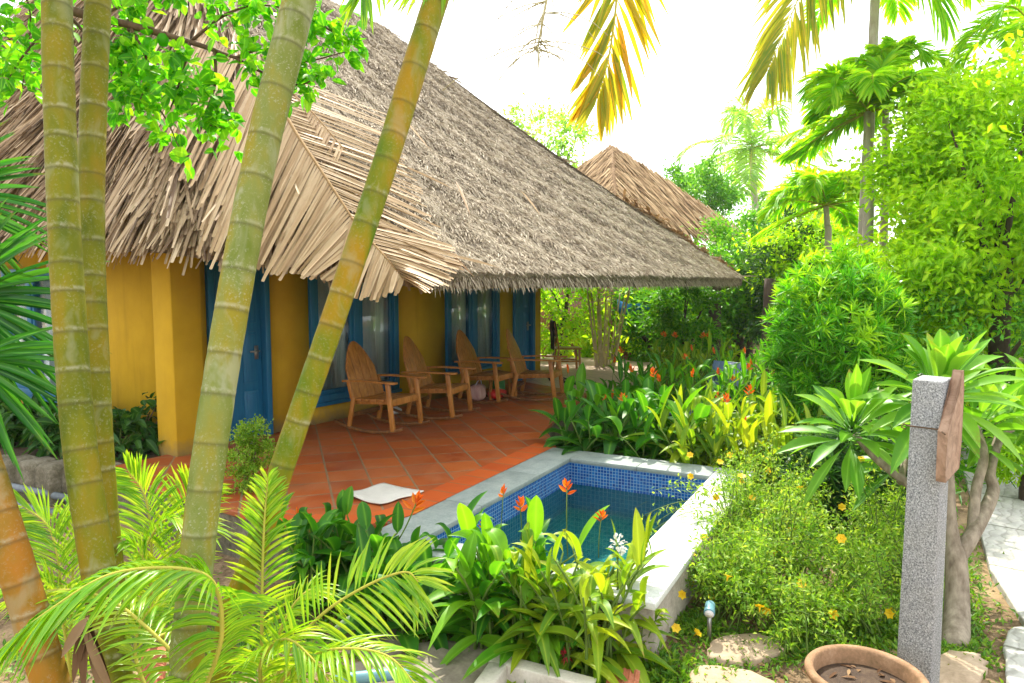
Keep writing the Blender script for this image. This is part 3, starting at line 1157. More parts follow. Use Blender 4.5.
# whole dry fronds laid over the near corner
def frond(mb, pts, nl, L, W, ang=50, droop=.3, lift=.15, up=(0, 0, 1), tint=(.3, .8), sides=(1, -1), prof=None, segs=4, fold=.3, ang_end=None, both_droop=None, jitter=.05):
    pts = resample(pts, max(24, nl))
    k = len(pts)
    T = norm(np.gradient(pts, axis=0))
    upv = A3(up, float)
    for sgn_i, sgn in enumerate(sides):
        t = np.linspace(.03, .99, nl) + rng.normal(0, .3 / nl, nl)
        t = np.clip(t, 0, .999)
        idx = (t * (k - 1)).astype(int)
        fr_ = (t * (k - 1) - idx)[:, None]
        nxt = np.minimum(idx + 1, k - 1)
        b = pts[idx] * (1 - fr_) + pts[nxt] * fr_
        tt = T[idx]
        s_ = norm(np.cross(tt, upv)) * sgn
        u_ = np.cross(s_ * sgn, tt)
        a = np.radians(ang + ((ang_end if ang_end is not None else ang * .55) - ang) * t + rng.normal(0, 4, nl))[:, None]
        d = tt * np.cos(a) + s_ * np.sin(a) + u_ * lift + rng.normal(0, jitter, (nl, 3))
        pl = (.45 + .55 * np.sin(np.pi * np.clip(t * .9 + .12, 0, 1)) ** .7) if prof is None else prof(t)
        dr = droop if not hasattr(droop, '__len__') else droop[sgn_i]
        mb.blades(b, d, u_ * sgn * sgn + 0 * d, L * pl * rnd(.9, 1.08, nl), W * rnd(.8, 1.1, nl), dr * rnd(.7, 1.3, nl), segs, fold, 'strap' if W > .2 else 'lance2' if False else 'lance', np.clip(rnd(*tint, nl), 0, 1))
    return pts


def corner_n():
    a, b, c, d = PATCH['corner']
    return norm(np.cross(b - a, c - a))


cn = corner_n()
fn = norm(np.cross(PE - PC, R2 - PC))
def on_corner(px, py, off=.24):
    return hit(px, py, PC + cn * off, cn)
def on_front(px, py, off=.13):
    return hit(px, py, PC + fn * off, fn)


def drape(mb, rach, left_ends, right_ends, nl, W, offs=.03, tint=(.35, .95)):
    """leaflets from points on the rachis to points on the roof, slightly bowed"""
    pts = resample(rach, 60)
    for ends, sg in ((left_ends, 1), (right_ends, -1)):
        if ends is None:
            continue
        E_ = resample(ends, 60)
        t = np.linspace(0, .985, nl) + rng.normal(0, .08 / nl, nl)
        idx = np.clip((t * 59), 0, 59).astype(int)
        b = pts[idx]
        e = E_[idx] + rng.normal(0, .018, (nl, 3))
        d = e - b
        L = np.linalg.norm(d, axis=1) * rnd(.93, 1.06, nl)
        mb.blades(b, d, np.broadcast_to((cn if sg == 1 else fn), (nl, 3)) + rdir(nl) * .08, L, W * rnd(.8, 1.15, nl), .02, 6, rnd(.1, .3, nl), 'ribbon', np.clip(rnd(*tint, nl), 0, 1), curl=rnd(-.02, .05, nl))
    return pts


f1 = MB()
rk = [on_corner(262, 70), on_corner(292, 126), on_corner(322, 172), on_corner(352, 218), on_corner(378, 262)]
pts = drape(f1, rk, [on_corner(200, 230), on_corner(228, 260), on_corner(268, 269), on_corner(300, 273), on_corner(330, 278)],
            [on_front(392, 118), on_front(410, 165), on_front(430, 215), on_front(448, 258), on_front(440, 282)], 66, .044)
fo = f1.build('dry_frond', 'straw_frond', bung)
t_ = MB().tube(pts, np.linspace(.02, .008, len(pts)), 6)
t_.build('rachis', 'rachis_dry', fo)
f1 = MB()
rk = [on_corner(352, 218, .26), on_corner(370, 240, .26), on_corner(388, 260, .26), on_corner(404, 280, .26)]
pts = drape(f1, rk, [on_corner(330, 288, .24), on_corner(350, 297, .24), on_corner(376, 295, .24), on_corner(400, 294, .24)],
            [on_front(448, 240, .16), on_front(460, 264, .16), on_front(446, 280, .15), on_front(422, 292, .18)], 30, .046)
fo = f1.build('dry_frond', 'straw_frond', bung)
MB().tube(pts, np.linspace(.014, .006, len(pts)), 6).build('rachis', 'rachis_dry', fo)
f1 = MB()   # older leaves lying higher up the hip
rk = [on_corner(200, 30, .1), on_corner(250, 62, .1), on_corner(300, 100, .1), on_corner(345, 150, .1)]
pts = drape(f1, rk, [on_corner(150, 130), on_corner(190, 180), on_corner(240, 220), on_corner(300, 250)],
            None, 56, .042, tint=(.2, .8))
fo = f1.build('dry_frond', 'straw_frond', bung)
MB().tube(pts, np.linspace(.014, .006, len(pts)), 6).build('rachis', 'rachis_dry', fo)
# loose long leaves lying on the grey thatch
for (a, b) in (((440, 245), (475, 278)), ((395, 110), (430, 150)), ((455, 180), (470, 215)), ((400, 165), (455, 190)), ((520, 190), (540, 215)), ((445, 255), (500, 268))):
    p, q_ = on_front(*a, .09), on_front(*b, .07)
    lz = MB()
    lz.blades(p, q_ - p, fn, np.linalg.norm(q_ - p), .05, 0, 5, .3, 'lance', rnd(.1, .7))
    lz.build('loose_leaf', 'straw_frond', ro)
# brown leaf cap along the far hip
m_ = MB()
hp = resample([PE + A3((.05, .1, .05)), PE + (R1 - PE) * .35 + A3((.0, .0, -.05)), PE + (R1 - PE) * .7, R1], 40)
n = 1500
t = rng.uniform(.03, .34, n)
b = A3([hp[int(x * 39)] for x in t]) + rng.normal(0, .07, (n, 3)) + A3((.10, .10, -.06))
m_.blades(b, norm(A3((.5, .1, -.25)) + rdir(n) * .35), A3((0, 0, 1)) + rdir(n) * .3, rnd(.15, .32, n), rnd(.03, .06, n), .2, 3, .3, 'strap', rnd(.0, .6, n))
m_.build('hip_cap', 'straw_hut', ro)
# posts, rafters under the far porch
for (x, y) in ((13.6, 9.5), (13.6, 13.5)):
    m_ = MB()
    m_.tube([(x, y, 0), (x, y, 2.6)], .07, 12)
    m_.build('porch_post', 'wood2', bung, smooth=True)
m_ = MB()
for y in np.arange(4.35, 4.36, .5):
    m_.tube([(5.2, 4.75, 1.92), (13.9, 4.75, 1.90)], .045, 8)
for x in np.arange(5.4, 14, .75):
    m_.tube([(x, 4.45, 1.82), (x, 7.1, 3.35)], .04, 8)
m_.build('rafter', 'wood2', bung)

# ------------------------------------------------------------------ second hut
c0 = at(612, 145, 22)
hut = thing('thatched_hut', 'smaller hut behind the bungalow with a steep tan reed roof', 'hut', (c0[0], c0[1], GZ))
pk = A3(c0)
ang0 = math.atan2(-RT[1], -RT[0])
cr = at(745, 228, 20.5)
hv = A3((cr[0] - pk[0], cr[1] - pk[1], 0))
crn = []
for k in range(4):
    a = math.pi / 2 * k + .35
    v = A3((hv[0] * math.cos(a) - hv[1] * math.sin(a), hv[0] * math.sin(a) + hv[1] * math.cos(a), cr[2] - pk[2]))
    crn.append(pk + v)
crn_lo = crn
hm, hs = MB(), MB()
for k in range(4):
    a, b = crn[k], crn[(k + 1) % 4]
    hm.add([a, b, pk], tri=[(0, 1, 2)])
    nn = norm(np.cross(b - a, pk - a))
    if nn[2] < 0:
        nn = -nn
    n = 2600
    v = 1 - np.sqrt(rng.uniform(0, 1, n))
    u = rng.uniform(0, 1, n)
    p = (a + (b - a) * u[:, None]) * (1 - v[:, None]) + pk * v[:, None]
    dn = norm((a + b) / 2 - pk)
    hs.blades(p + nn * rnd(0, .08, (n, 1)), norm(dn + rdir(n) * .12), nn + rdir(n) * .3, rnd(.4, .8, n), rnd(.03, .07, n), .03, 2, .2, 'strap', np.clip(rng.normal(.5, .25, n), 0, 1))
hr = hm.build('roof', 'thatch_hut', hut)
hs.build('reed_cover', 'straw_hut', hr)
m_ = MB()
cc = A3((pk[0], pk[1], 0))
m_.box((pk[0], pk[1], .7), (4.2, 4.2, 2.4), rot('Z', math.degrees(math.atan2(hv[1], hv[0])) + 65))
m_.build('wall', 'wood2', hut)

# ================================================================== FURNITURE
def plank_arch(mb, x0, z0, z1, y0, y1, th, lean, arch, ymax):
    """one back plank, its top cut to the arch; leaning back"""
    n = 7
    ys = np.linspace(y0, y1, n)
    V = []
    for dx in (0, -th):
        for y in ys:
            zt = z1 - arch * (abs(y) / ymax) ** 1.75
            for z in (z0, zt):
                V.append((x0 + dx - (z - z0) * math.tan(lean), y, z))
    k = 2 * n
    q = []
    for i in range(n - 1):
        a = 2 * i
        q += [(a, a + 2, a + 3, a + 1), (k + a, k + a + 1, k + a + 3, k + a + 2), (a + 1, a + 3, k + a + 3, k + a + 1), (a, k + a, k + a + 2, a + 2)]
    q += [(0, 1, k + 1, k), (2 * n - 2, k + 2 * n - 2, k + 2 * n - 1, 2 * n - 1)]
    mb.add(V, q)


def make_rocker():
    t = thing('rocking_chair', 'x', 'rocking chair', (0, 0, 0), 'teak rocking chairs on the terrace')
    m_ = MB()
    xs = np.linspace(-.26, .32, 6)
    for i in range(5):
        a, b = xs[i] + .006, xs[i + 1] - .006
        z = .40 + .06 * (a + b) / 2
        m_.box(((a + b) / 2, 0, z), (b - a, .54, .03), rot('Y', -4))
    m_.build('seat', 'wood', t, bevel=.004)
    m_ = MB()
    m_.bar((-.27, .235, .36), (.31, .235, .40), .022, .06, (0, 1, 0))
    m_.bar((-.27, -.235, .36), (.31, -.235, .40), .022, .06, (0, 1, 0))
    m_.bar((.315, -.255, .39), (.315, .255, .39), .024, .075, (1, 0, 0))
    m_.build('seat_rail', 'wood', t, bevel=.004)
    bk = MB()
    w_ = .135
    for i in range(4):
        y0 = -.27 + i * w_ + .003
        plank_arch(bk, -.235, .36, 1.08, y0 + .002, y0 + w_ - .009, .024, R(19), .34, .27)
    bk.build('backrest', 'wood', t, bevel=.003)
    for z in (.5, .80):
        m_ = MB()
        x = -.265 - (z - .36) * math.tan(R(19))
        m_.box((x - .012, 0, z), (.03, .48 if z < .6 else .38, .05), rot('Y', -19))
        m_.build('back_batten', 'wood', t, bevel=.003)
    for s in (-1, 1):
        m_ = MB()
        # flat arm, wider at the front
        y0 = .30 * s
        V = []
        for z in (.625, .648):
            for x, hw in ((-.40, .025), (-.1, .032), (.25, .045), (.38, .05), (.41, .03)):
                V += [(x, y0 - hw, z - .02 * (x < -.2)), (x, y0 + hw, z - .02 * (x < -.2))]
        q = []
        for i in range(4):
            a = 2 * i
            q += [(a, a + 1, a + 3, a + 2), (10 + a, 12 + a, 13 + a, 11 + a), (a, a + 2, a + 12, a + 10), (a + 1, a + 11, a + 13, a + 3)]
        q += [(0, 10, 11, 1), (8, 9, 19, 18)]
        m_.add(V, q)
        m_.build('armrest', 'wood', t, bevel=.004)
        m_ = MB()
        m_.bar((.27, .285 * s, .625), (.34, .285 * s, .055), .034, .062, (0, 1, 0))
        m_.build('front_leg', 'wood', t, bevel=.005)
        m_ = MB()
        m_.bar((-.33, .285 * s, .62), (-.27, .285 * s, .40), .03, .05, (0, 1, 0))
        m_.bar((-.25, .285 * s, .42), (-.33, .285 * s, .055), .032, .056, (0, 1, 0))
        m_.build('rear_leg', 'wood', t, bevel=.005)
        m_ = MB()
        n = 14
        V = []
        for i in range(n + 1):
            x = -.56 + 1.04 * i / n
            z = .005 + .30 * (x + .02) ** 2
            for dz in (0, .034):
                for dy in (-.016, .016):
                    V.append((x, .285 * s + dy, z + dz))
        q = []
        for i in range(n):
            a = 4 * i
            q += [(a, a + 4, a + 5, a + 1), (a + 2, a + 3, a + 7, a + 6), (a, a + 2, a + 6, a + 4), (a + 1, a + 5, a + 7, a + 3)]
        q += [(0, 1, 3, 2), (4 * n, 4 * n + 2, 4 * n + 3, 4 * n + 1)]
        m_.add(V, q)
        m_.build('rocker', 'wood_shaded', t, bevel=.004)
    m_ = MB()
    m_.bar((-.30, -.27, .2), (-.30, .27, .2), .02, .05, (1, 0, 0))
    m_.build('stretcher', 'wood_shaded', t, bevel=.003)
    return t


ch = make_rocker()
for i, (x, y, a, lab) in enumerate((
        (6.38, 6.24, -84, 'orange brown teak rocking chair with arched plank back, nearest the leaning palms'),
        (7.42, 6.24, -77, 'teak rocking chair between the two big windows, second nearest of the row'),
        (8.78, 6.42, -82, 'teak rocking chair with bright bags tucked beneath it, under the far window'),
        (9.42, 5.92, -72, 'teak rocking chair farthest along the terrace, in front of the far blue door'))):
    o = ch if i == 0 else copy_tree(ch)
    o.location = (x, y, .003)
    o.rotation_euler = (0, 0, R(a))
    o['label'] = lab


fsb = thing('footstool', 'low slatted wooden footstool between the two farthest rocking chairs', 'footstool', (0, 0, 0))
m_ = MB()
for i in range(4):
    m_.box((-.165 + i * .11, 0, .39), (.10, .42, .025))
m_.build('slatted_top', 'wood', fsb, bevel=.004)
for sx in (-1, 1):
    for sy in (-1, 1):
        m_ = MB(); m_.bar((.17 * sx, .17 * sy, .38), (.19 * sx, .19 * sy, 0), .038, .038); m_.build('leg', 'wood', fsb, bevel=.004)
m_ = MB(); m_.bar((-.17, -.17, .34), (-.17, .17, .34), .02, .05, (1, 0, 0)); m_.bar((.17, -.17, .34), (.17, .17, .34), .02, .05, (1, 0, 0)); m_.build('rail', 'wood', fsb)
fsb.location = (9.12, 6.55, .003)
fsb.rotation_euler = (0, 0, R(-20))

# plain dining chair at the end of the porch, seen from the side
dc = thing('wooden_chair', 'plain straight-legged brown wooden chair at the far end of the porch', 'chair', (0, 0, 0))
m_ = MB()
m_.box((.02, 0, .455), (.50, .44, .03))
m_.build('seat', 'wood', dc, bevel=.006)
for s in (-1, 1):
    m_ = MB(); m_.bar((.22, .18 * s, .44), (.24, .19 * s, .0), .04, .04); m_.build('front_leg', 'wood', dc, bevel=.004)
    m_ = MB(); m_.bar((-.20, .19 * s, .44), (-.26, .19 * s, .0), .04, .04); m_.bar((-.20, .19 * s, .44), (-.29, .19 * s, 1.0), .04, .036); m_.build('rear_leg', 'wood', dc, bevel=.004)
    m_ = MB(); m_.bar((-.22, .185 * s, .2), (.22, .185 * s, .2), .02, .03); m_.build('side_rail', 'wood', dc)
m_ = MB()
for z in (.62, .78, .94):
    m_.bar((-.215 - (z - .44) * .155, -.2, z), (-.215 - (z - .44) * .155, .2, z), .02, .09, (1, 0, 0))
m_.build('backrest', 'wood', dc, bevel=.003)
dc.location = (12.75, 7.3, .006)
dc.rotation_euler = (0, 0, R(-50))
WLOC[dc.name] = (0, 0, 0)
# black cloth over its back
tw = MB()
n, k = 10, 12
pr = [(-.235, .70), (-.245, .80), (-.265, .90), (-.28, 1.0), (-.295, 1.02), (-.32, 1.01), (-.325, .9), (-.318, .75), (-.31, .60), (-.305, .45)]
V = []
for i, (x, z) in enumerate(pr):
    for j in range(k):
        y = -.235 + .47 * j / (k - 1)
        V.append((x + (.012 * math.sin(j * 2.1 + i * .5) if z < .95 else 0), y, z + (.03 * math.sin(j * 1.7) if i in (0, 9) else 0)))
tw.add(V, [(i * k + j, i * k + j + 1, (i + 1) * k + j + 1, (i + 1) * k + j) for i in range(len(pr) - 1) for j in range(k - 1)])
to = tw.build('towel', 'black', smooth=True)
so_ = to.modifiers.new('thick', 'SOLIDIFY'); so_.thickness = .012
to.location = dc.location
to.rotation_euler = dc.rotation_euler
tag(to, 'black towel hung over the back of the plain wooden chair', 'towel')

# sandals on the porch floor
def sandal(nm, x, y, a, lab):
    t = thing(nm, lab, 'sandal', (0, 0, 0), 'black sandals left on the porch')
    m_ = MB()
    n = 18
    pts = []
    for i in range(n):
        th = 2 * math.pi * i / n
        pts.append((.13 * math.cos(th), (.045 + .008 * math.cos(th)) * math.sin(th)))
    V = [(*p, 0) for p in pts] + [(*p, .028) for p in pts] + [(0, 0, 0), (0, 0, .03)]
    m_.add(V, [(i, (i + 1) % n, n + (i + 1) % n, n + i) for i in range(n)], [(2 * n + 1, n + i, n + (i + 1) % n) for i in range(n)] + [(2 * n, (i + 1) % n, i) for i in range(n)])
    m_.build('sole', 'black', t, smooth=False)
    m_ = MB()
    for x0 in (.05, -.02):
        m_.tube([(x0, -.055, .02), (x0, -.04, .065), (x0, 0, .085), (x0, .04, .065), (x0, .055, .02)], .011, 8)
    m_.build('strap', 'black', t)
    t.location = (x, y, .008)
    t.rotation_euler = (0, 0, R(a))
    return t


sandal('sandal', 11.30, 6.80, 20, 'black sandal standing nearest the far door frame')
sandal('sandal', 11.12, 6.40, 60, 'black sandal lying behind the farthest rocking chair legs')
sandal('sandal', 11.02, 6.05, 75, 'black sandal of the middle pair, on the left')
sandal('sandal', 11.10, 5.93, 70, 'black sandal of the middle pair, on the right')
sandal('sandal', 10.95, 5.72, 130, 'black sandal nearest the planting bed')


# bags and toys under the third chair
def bag(loc, size, mat, name, label, cat, seed, squash=1.0):
    r = np.random.default_rng(seed)
    n, k = 14, 20
    V = []
    for i in range(n + 1):
        ph = math.pi * i / n
        for j in range(k):
            th = 2 * math.pi * j / k
            rr = 1 + .10 * math.sin(3 * th + seed) * math.sin(ph) + .07 * math.sin(5 * th + 2 * ph * 2 + seed) + r.normal(0, .02)
            e = .75 * squash
            sg = lambda v: math.copysign(abs(v) ** e, v)
            V.append((size[0] * sg(math.sin(ph)) * sg(math.cos(th)) * rr, size[1] * sg(math.sin(ph)) * sg(math.sin(th)) * rr, size[2] * (1 - sg(math.cos(ph)))))
    m_ = MB()
    m_.add(A3(V) + A3(loc), [(i * k + j, (i + 1) * k + j, (i + 1) * k + (j + 1) % k, i * k + (j + 1) % k) for i in range(n) for j in range(k)])
    return m_


t = thing('shopping_bag', 'soft pink and white patterned bag slumped under the third rocking chair', 'bag', (8.72, 6.55, 0))
bag((8.72, 6.55, .005), (.14, .10, .13), 'pinkish', '', '', '', 1).build('bag_body', 'pinkish', t, smooth=True)
MB().tube(bez((8.64, 6.55, .24), (8.72, 6.5, .42), (8.80, 6.55, .24), 10), .008, 6).build('handle', 'whitep', t)
t = thing('plastic_bag', 'shiny red plastic bag on the tiles beside the third rocking chair', 'bag', (9.03, 6.42, 0))
bag((9.03, 6.42, .005), (.17, .11, .075), 'red', '', '', '', 3).build('bag_body', 'red', t, smooth=True)
MB().tube(bez((8.97, 6.42, .13), (9.03, 6.38, .25), (9.1, 6.42, .13), 10), .012, 6).build('handle', 'whitep', t)
t = thing('watering_can', 'small green plastic can standing behind the red bag', 'can', (9.55, 6.75, 0))
m_ = MB(); m_.lathe([(0, .005), (.10, .005), (.105, .02), (.10, .2), (.085, .23), (.05, .235), (0, .235)], (9.55, 6.75, 0), 20); m_.build('body', 'greenp', t, smooth=True)
m_ = MB(); m_.tube(bez((9.49, 6.75, .2), (9.55, 6.72, .36), (9.61, 6.75, .2), 10), .01, 6); m_.build('handle', 'greenp', t)
t = thing('white_bundle', 'small white cloth bundle on the floor between the first two rocking chairs', 'cloth', (7.2, 6.85, 0))
bag((7.2, 6.85, .002), (.09, .07, .045), 'whitep', '', '', '', 5).build('cloth_fold', 'whitep', t, smooth=True)
t_ = MB().tube(bez((7.13, 6.85, .08), (7.2, 6.8, .12), (7.27, 6.86, .07), 8), .012, 6); t_.build('knot', 'whitep', t)

# white mat on the tiles
mt = []
mp = [gz(340, 497, 0), gz(384, 485, 0), gz(424, 493, 0), gz(380, 507, 0)]
m_ = MB()
n = 14
V = []
for i in range(n):
    for j in range(n):
        u, v = i / (n - 1), j / (n - 1)
        p = (1 - u) * ((1 - v) * mp[0] + v * mp[3]) + u * ((1 - v) * mp[1] + v * mp[2])
        V.append(p + A3((0, 0, .012 + .006 * math.sin(u * 9 + v * 4) + (.02 * max(0, .25 - u) * 4 * (.5 + .5 * math.sin(v * 7))))))
m_.add(V, [(i * n + j, (i + 1) * n + j, (i + 1) * n + j + 1, i * n + j + 1) for i in range(n - 1) for j in range(n - 1)])
o = m_.build('floor_mat', 'mat', smooth=True, loc=tuple(sum(mp) / 4))
s_ = o.modifiers.new('thick', 'SOLIDIFY'); s_.thickness = .008
tag(o, 'worn off-white mat lying on the terracotta tiles near the pool', 'mat')

# ------------------------------------------------------------------ stone post with plaque
pb = gz(917, 690)
pt_ = thing('stone_post', 'speckled grey granite post with a brown plaque fixed to its side', 'post', (pb[0], pb[1], GZ))
PZ = math.degrees(math.atan2(FW[1], FW[0]))
rz = rot('Z', -14)            # local x away from the camera, slightly turned so the right face shows
def L3(p):
    return A3(rz) @ A3(p) + A3((pb[0], pb[1], 0))
m_ = MB()
w0, w1 = .178, .152
V = []
for z, w_, dd in ((GZ - .1, w0, .15), (1.325, w1, .14)):
    for x, y in ((-1, -1), (1, -1), (1, 1), (-1, 1)):
        V.append(L3((x * dd / 2, y * w_ / 2, z + (.012 if (x > 0 and z > 1) else 0))))
m_.add(V, [(0, 3, 2, 1), (4, 5, 6, 7), (0, 1, 5, 4), (1, 2, 6, 5), (2, 3, 7, 6), (3, 0, 4, 7)])
m_.build('shaft', 'granite', pt_, bevel=.008)
# plaque: flat board on the right-hand side, its lower half in front of the post's corner
m_ = MB()
out = [(-.15, 1.08), (-.15, .86), (-.14, .82), (.06, .86), (.075, 1.0), (.07, 1.28), (.05, 1.38), (.03, 1.38), (.0, 1.27)]
yo = -w1 / 2 - .030
V = [L3((x, yo - .022, z)) for x, z in out] + [L3((x, yo + .022, z)) for x, z in out]
n = len(out)
m_.add(V, [(i, (i + 1) % n, n + (i + 1) % n, n + i) for i in range(n)], [(0, i, i + 1) for i in range(1, n - 1)] + [(n, n + i + 1, n + i) for i in range(1, n - 1)])
m_.build('plaque', 'board', pt_, bevel=.005)
m_ = MB()
wz = 1.075
ring = [L3(p) for p in ((-.085, .085, wz), (-.085, -.07, wz + .003), (-.21, -.135, wz + .006))]
m_.tube(ring, .004, 6)
m_.tube([L3(p) for p in ((-.085, .085, wz), (-.092, .10, wz + .01), (-.09, .112, wz - .012), (-.085, .09, wz - .02))], .004, 6)
m_.build('wire', 'twig', pt_)

# ------------------------------------------------------------------ clay pot
pc = at(866, 672, 3.62)
pot = thing('clay_pot', 'wide mossy terracotta pot half filled with dark wet soil', 'pot', (pc[0], pc[1], GZ))
zt = pc[2]
m_ = MB()
m_.lathe([(0, GZ + .0), (.16, GZ), (.19, GZ + .02), (.25, GZ + .18), (.268, zt - .06), (.262, zt - .045), (.285, zt - .035), (.288, zt - .012), (.278, zt), (.252, zt), (.243, zt - .015), (.24, zt - .10), (.20, zt - .2)], (pc[0], pc[1], 0), 48)
m_.build('pot_body', 'clay', pot, smooth=True)
m_ = MB()
m_.lathe([(.238, zt - .085), (.18, zt - .075), (.1, zt - .082), (.03, zt - .07), (0.001, zt - .075)], (pc[0], pc[1], 0), 32)
m_.build('soil', 'potsoil', pot, smooth=True)
m_ = MB()
n = 26
aa = rng.uniform(0, 6.28, n); rr = .2 * np.sqrt(rng.uniform(0, 1, n))
m_.blades(np.stack([pc[0] + rr * np.cos(aa), pc[1] + rr * np.sin(aa), np.full(n, zt - .07)], -1), rdir(n) * A3((1, 1, .2)), A3((0, 0, 1)), rnd(.03, .1, n), rnd(.01, .03, n), .1, 3, .2, 'lance', rnd(0, 1, n))
m_.build('leaf_litter', 'dead_leaf', pot)

# ------------------------------------------------------------------ garden spot light
sb = gz(709, 641)
t = thing('garden_spotlight', 'small grey spotlight on a stake beside the flower bush', 'spotlight', tuple(sb))
m_ = MB(); m_.tube([sb, sb + A3((0, 0, .20))], .014, 10); m_.build('stake', 'metal', t, smooth=True)
hd = sb + A3((0, 0, .21))
ax = norm(A3((-.75, -.2, -.25)))
m_ = MB(); m_.tube([hd - ax * .045, hd - ax * .04, hd + ax * .035, hd + ax * .045], [.018, .03, .034, .034], 14); m_.build('lamp_head', 'pipe_blue', t, smooth=False)
m_ = MB(); m_.tube([hd + ax * .046, hd + ax * .05], [.028, .028], 14); m_.build('lens', 'whitep', t)

# ------------------------------------------------------------------ pipes
for k, (a, b, lab) in enumerate((((0, 484), (58, 496), 'upper of two grey plastic pipes running along the stone border'), ((0, 502), (36, 509), 'lower of two grey plastic pipes running along the stone border'))):
    p0, p1 = at(*a, 7.35 - k * .1), at(*b, 7.2 - k * .1)
    d = norm(p1 - p0)
    m_ = MB()
    m_.tube([p0 - d * 1.2, p1 + d * .35], .036, 14)
    o = m_.build('pipe', 'pipe', loc=tuple(p1), smooth=True)
    tag(o, lab, 'pipe', 'pipes by the stone border')
p0 = gz(388, 690, GZ + .03)
m_ = MB()
e = at(400, 674, 3.95)
m_.tube(resample([A3((e[0] - .25, e[1] + .25, e[2])), A3((e[0] - .06, e[1] + .06, e[2] + .004)), e, A3((e[0] + .035, e[1] - .035, e[2] - .04)), A3((e[0] + .04, e[1] - .04, GZ - .05))], 22), .034, 14)
o = m_.build('pipe_elbow', 'pipe_blue', loc=tuple(e), smooth=True)
tag(o, 'blue grey pipe elbow bending down into the ground by the paving slabs', 'pipe')

# stone border of the bed left of the terrace
t = thing('stone_border', 'rough mossy stone border holding the dark bed by the side wall', 'border wall', (2.4, 7.2, GZ))
W0, W1 = gz(-70, 449, 0), gz(114, 466, 0)
for i in range(9):
    p0 = W0 + (W1 - W0) * (i + .5) / 9
    for_ = bag((p0[0] + rnd(-.02, .02), p0[1] + rnd(-.02, .02), -.47), (.165 + rnd(-.01, .01), .14, .235 + rnd(-.012, .006)), '', '', '', '', i + 20, .45)
    for_.build('stone', 'border', t, smooth=True)

# concrete kerb box and brick at the bottom edge
kc = thing('concrete_planter', 'pale concrete box corner in front of the pool plants', 'planter', tuple(gz(520, 672)))
zt = GZ + .10
A_, B_, C_ = gz(496, 652, zt), gz(575, 672, zt), gz(468, 690, zt)
def kerb(a, b, w_, inward, h=.18):
    d = norm(b - a)
    s_ = norm(np.cross(d, (0, 0, 1.)))
    if np.dot(s_, inward) < 0:
        s_ = -s_
    V = [a, b, b + s_ * w_, a + s_ * w_]
    V = [p + A3((0, 0, 0)) for p in V] + [p - A3((0, 0, h)) for p in V]
    return MB().add(V, [(0, 1, 2, 3), (7, 6, 5, 4), (0, 4, 5, 1), (1, 5, 6, 2), (2, 6, 7, 3), (3, 7, 4, 0)])
d1, d2 = norm(B_ - A_), norm(C_ - A_)
kerb(A_, A_ + d1 * .62, .10, d2).build('long_side', 'concrete', kc, bevel=.008)
kerb(A_ + d1 * .0 + norm(np.cross((0, 0, 1.), d1)) * 0 + d2 * .103, A_ + d2 * .8, .11, d1).build('short_side', 'concrete', kc, bevel=.008)

for (px, py, ln, wd, yaw, lab, mat_) in ((622, 684, .32, .17, 20, 'red clay brick lying in the front right of the pool plants', 'brick'), (152, 668, .40, .10, 58, 'long red brick half hidden at the foot of the palms', 'brick'), (141, 682, .13, .12, 58, 'broken brick end at the foot of the palms', 'brick')):
    p = gz(px, py, GZ + .10) if px > 500 else at(px, py, 3.2 if px > 145 else 3.0)
    m_ = MB().box(p - A3((0, 0, .04)), (ln, wd, .08), rot('Z', yaw))
    if wd > .15:
        for k in range(5):
            m_.box(p + A3(rot('Z', yaw)) @ A3((0, -.065 + k * .032, .002)), (ln, .012, .006), rot('Z', yaw))
    o = m_.build('brick', mat_, loc=tuple(p), bevel=.006)
    tag(o, lab, 'brick')
    if px < 500:
        o2 = MB()


# paving slabs and stepping stones
def flat_stone(pts, name, mat, label, z=.03):
    c = sum(A3(p) for p in pts) / len(pts)
    pts = [A3(p) for p in pts]
    # densify with wobble
    P = []
    m = len(pts)
    for i in range(m):
        for t in np.linspace(0, 1, 7)[:-1]:
            P.append(pts[i] * (1 - t) + pts[(i + 1) % m] * t)
    P = A3(P)
    for _ in range(2):
        P = (P + np.roll(P, 1, 0) + np.roll(P, -1, 0)) / 3
    P[:, :2] += rng.normal(0, .008, (len(P), 2))
    n = len(P)
    top = P.copy(); top[:, 2] = GZ + z
    inn = c + (P - c) * .93; inn[:, 2] = GZ + z + .008
    mid = c + (P - c) * .5; mid[:, 2] = GZ + z + .010 + rng.normal(0, .003, n)
    low = P.copy(); low[:, 2] = GZ - .08
    cc = A3([(c[0], c[1], GZ + z + .010)])
    V = np.concatenate([low, top, inn, mid, cc])
    q = []
    for a in range(3):
        q += [(a * n + i, a * n + (i + 1) % n, (a + 1) * n + (i + 1) % n, (a + 1) * n + i) for i in range(n)]
    tri = [(4 * n, 3 * n + i, 3 * n + (i + 1) % n) for i in range(n)]
    o = MB().add(V, q, tri).build(name, mat, loc=(c[0], c[1], GZ), smooth=True)
    return tag(o, label, 'paving stone')


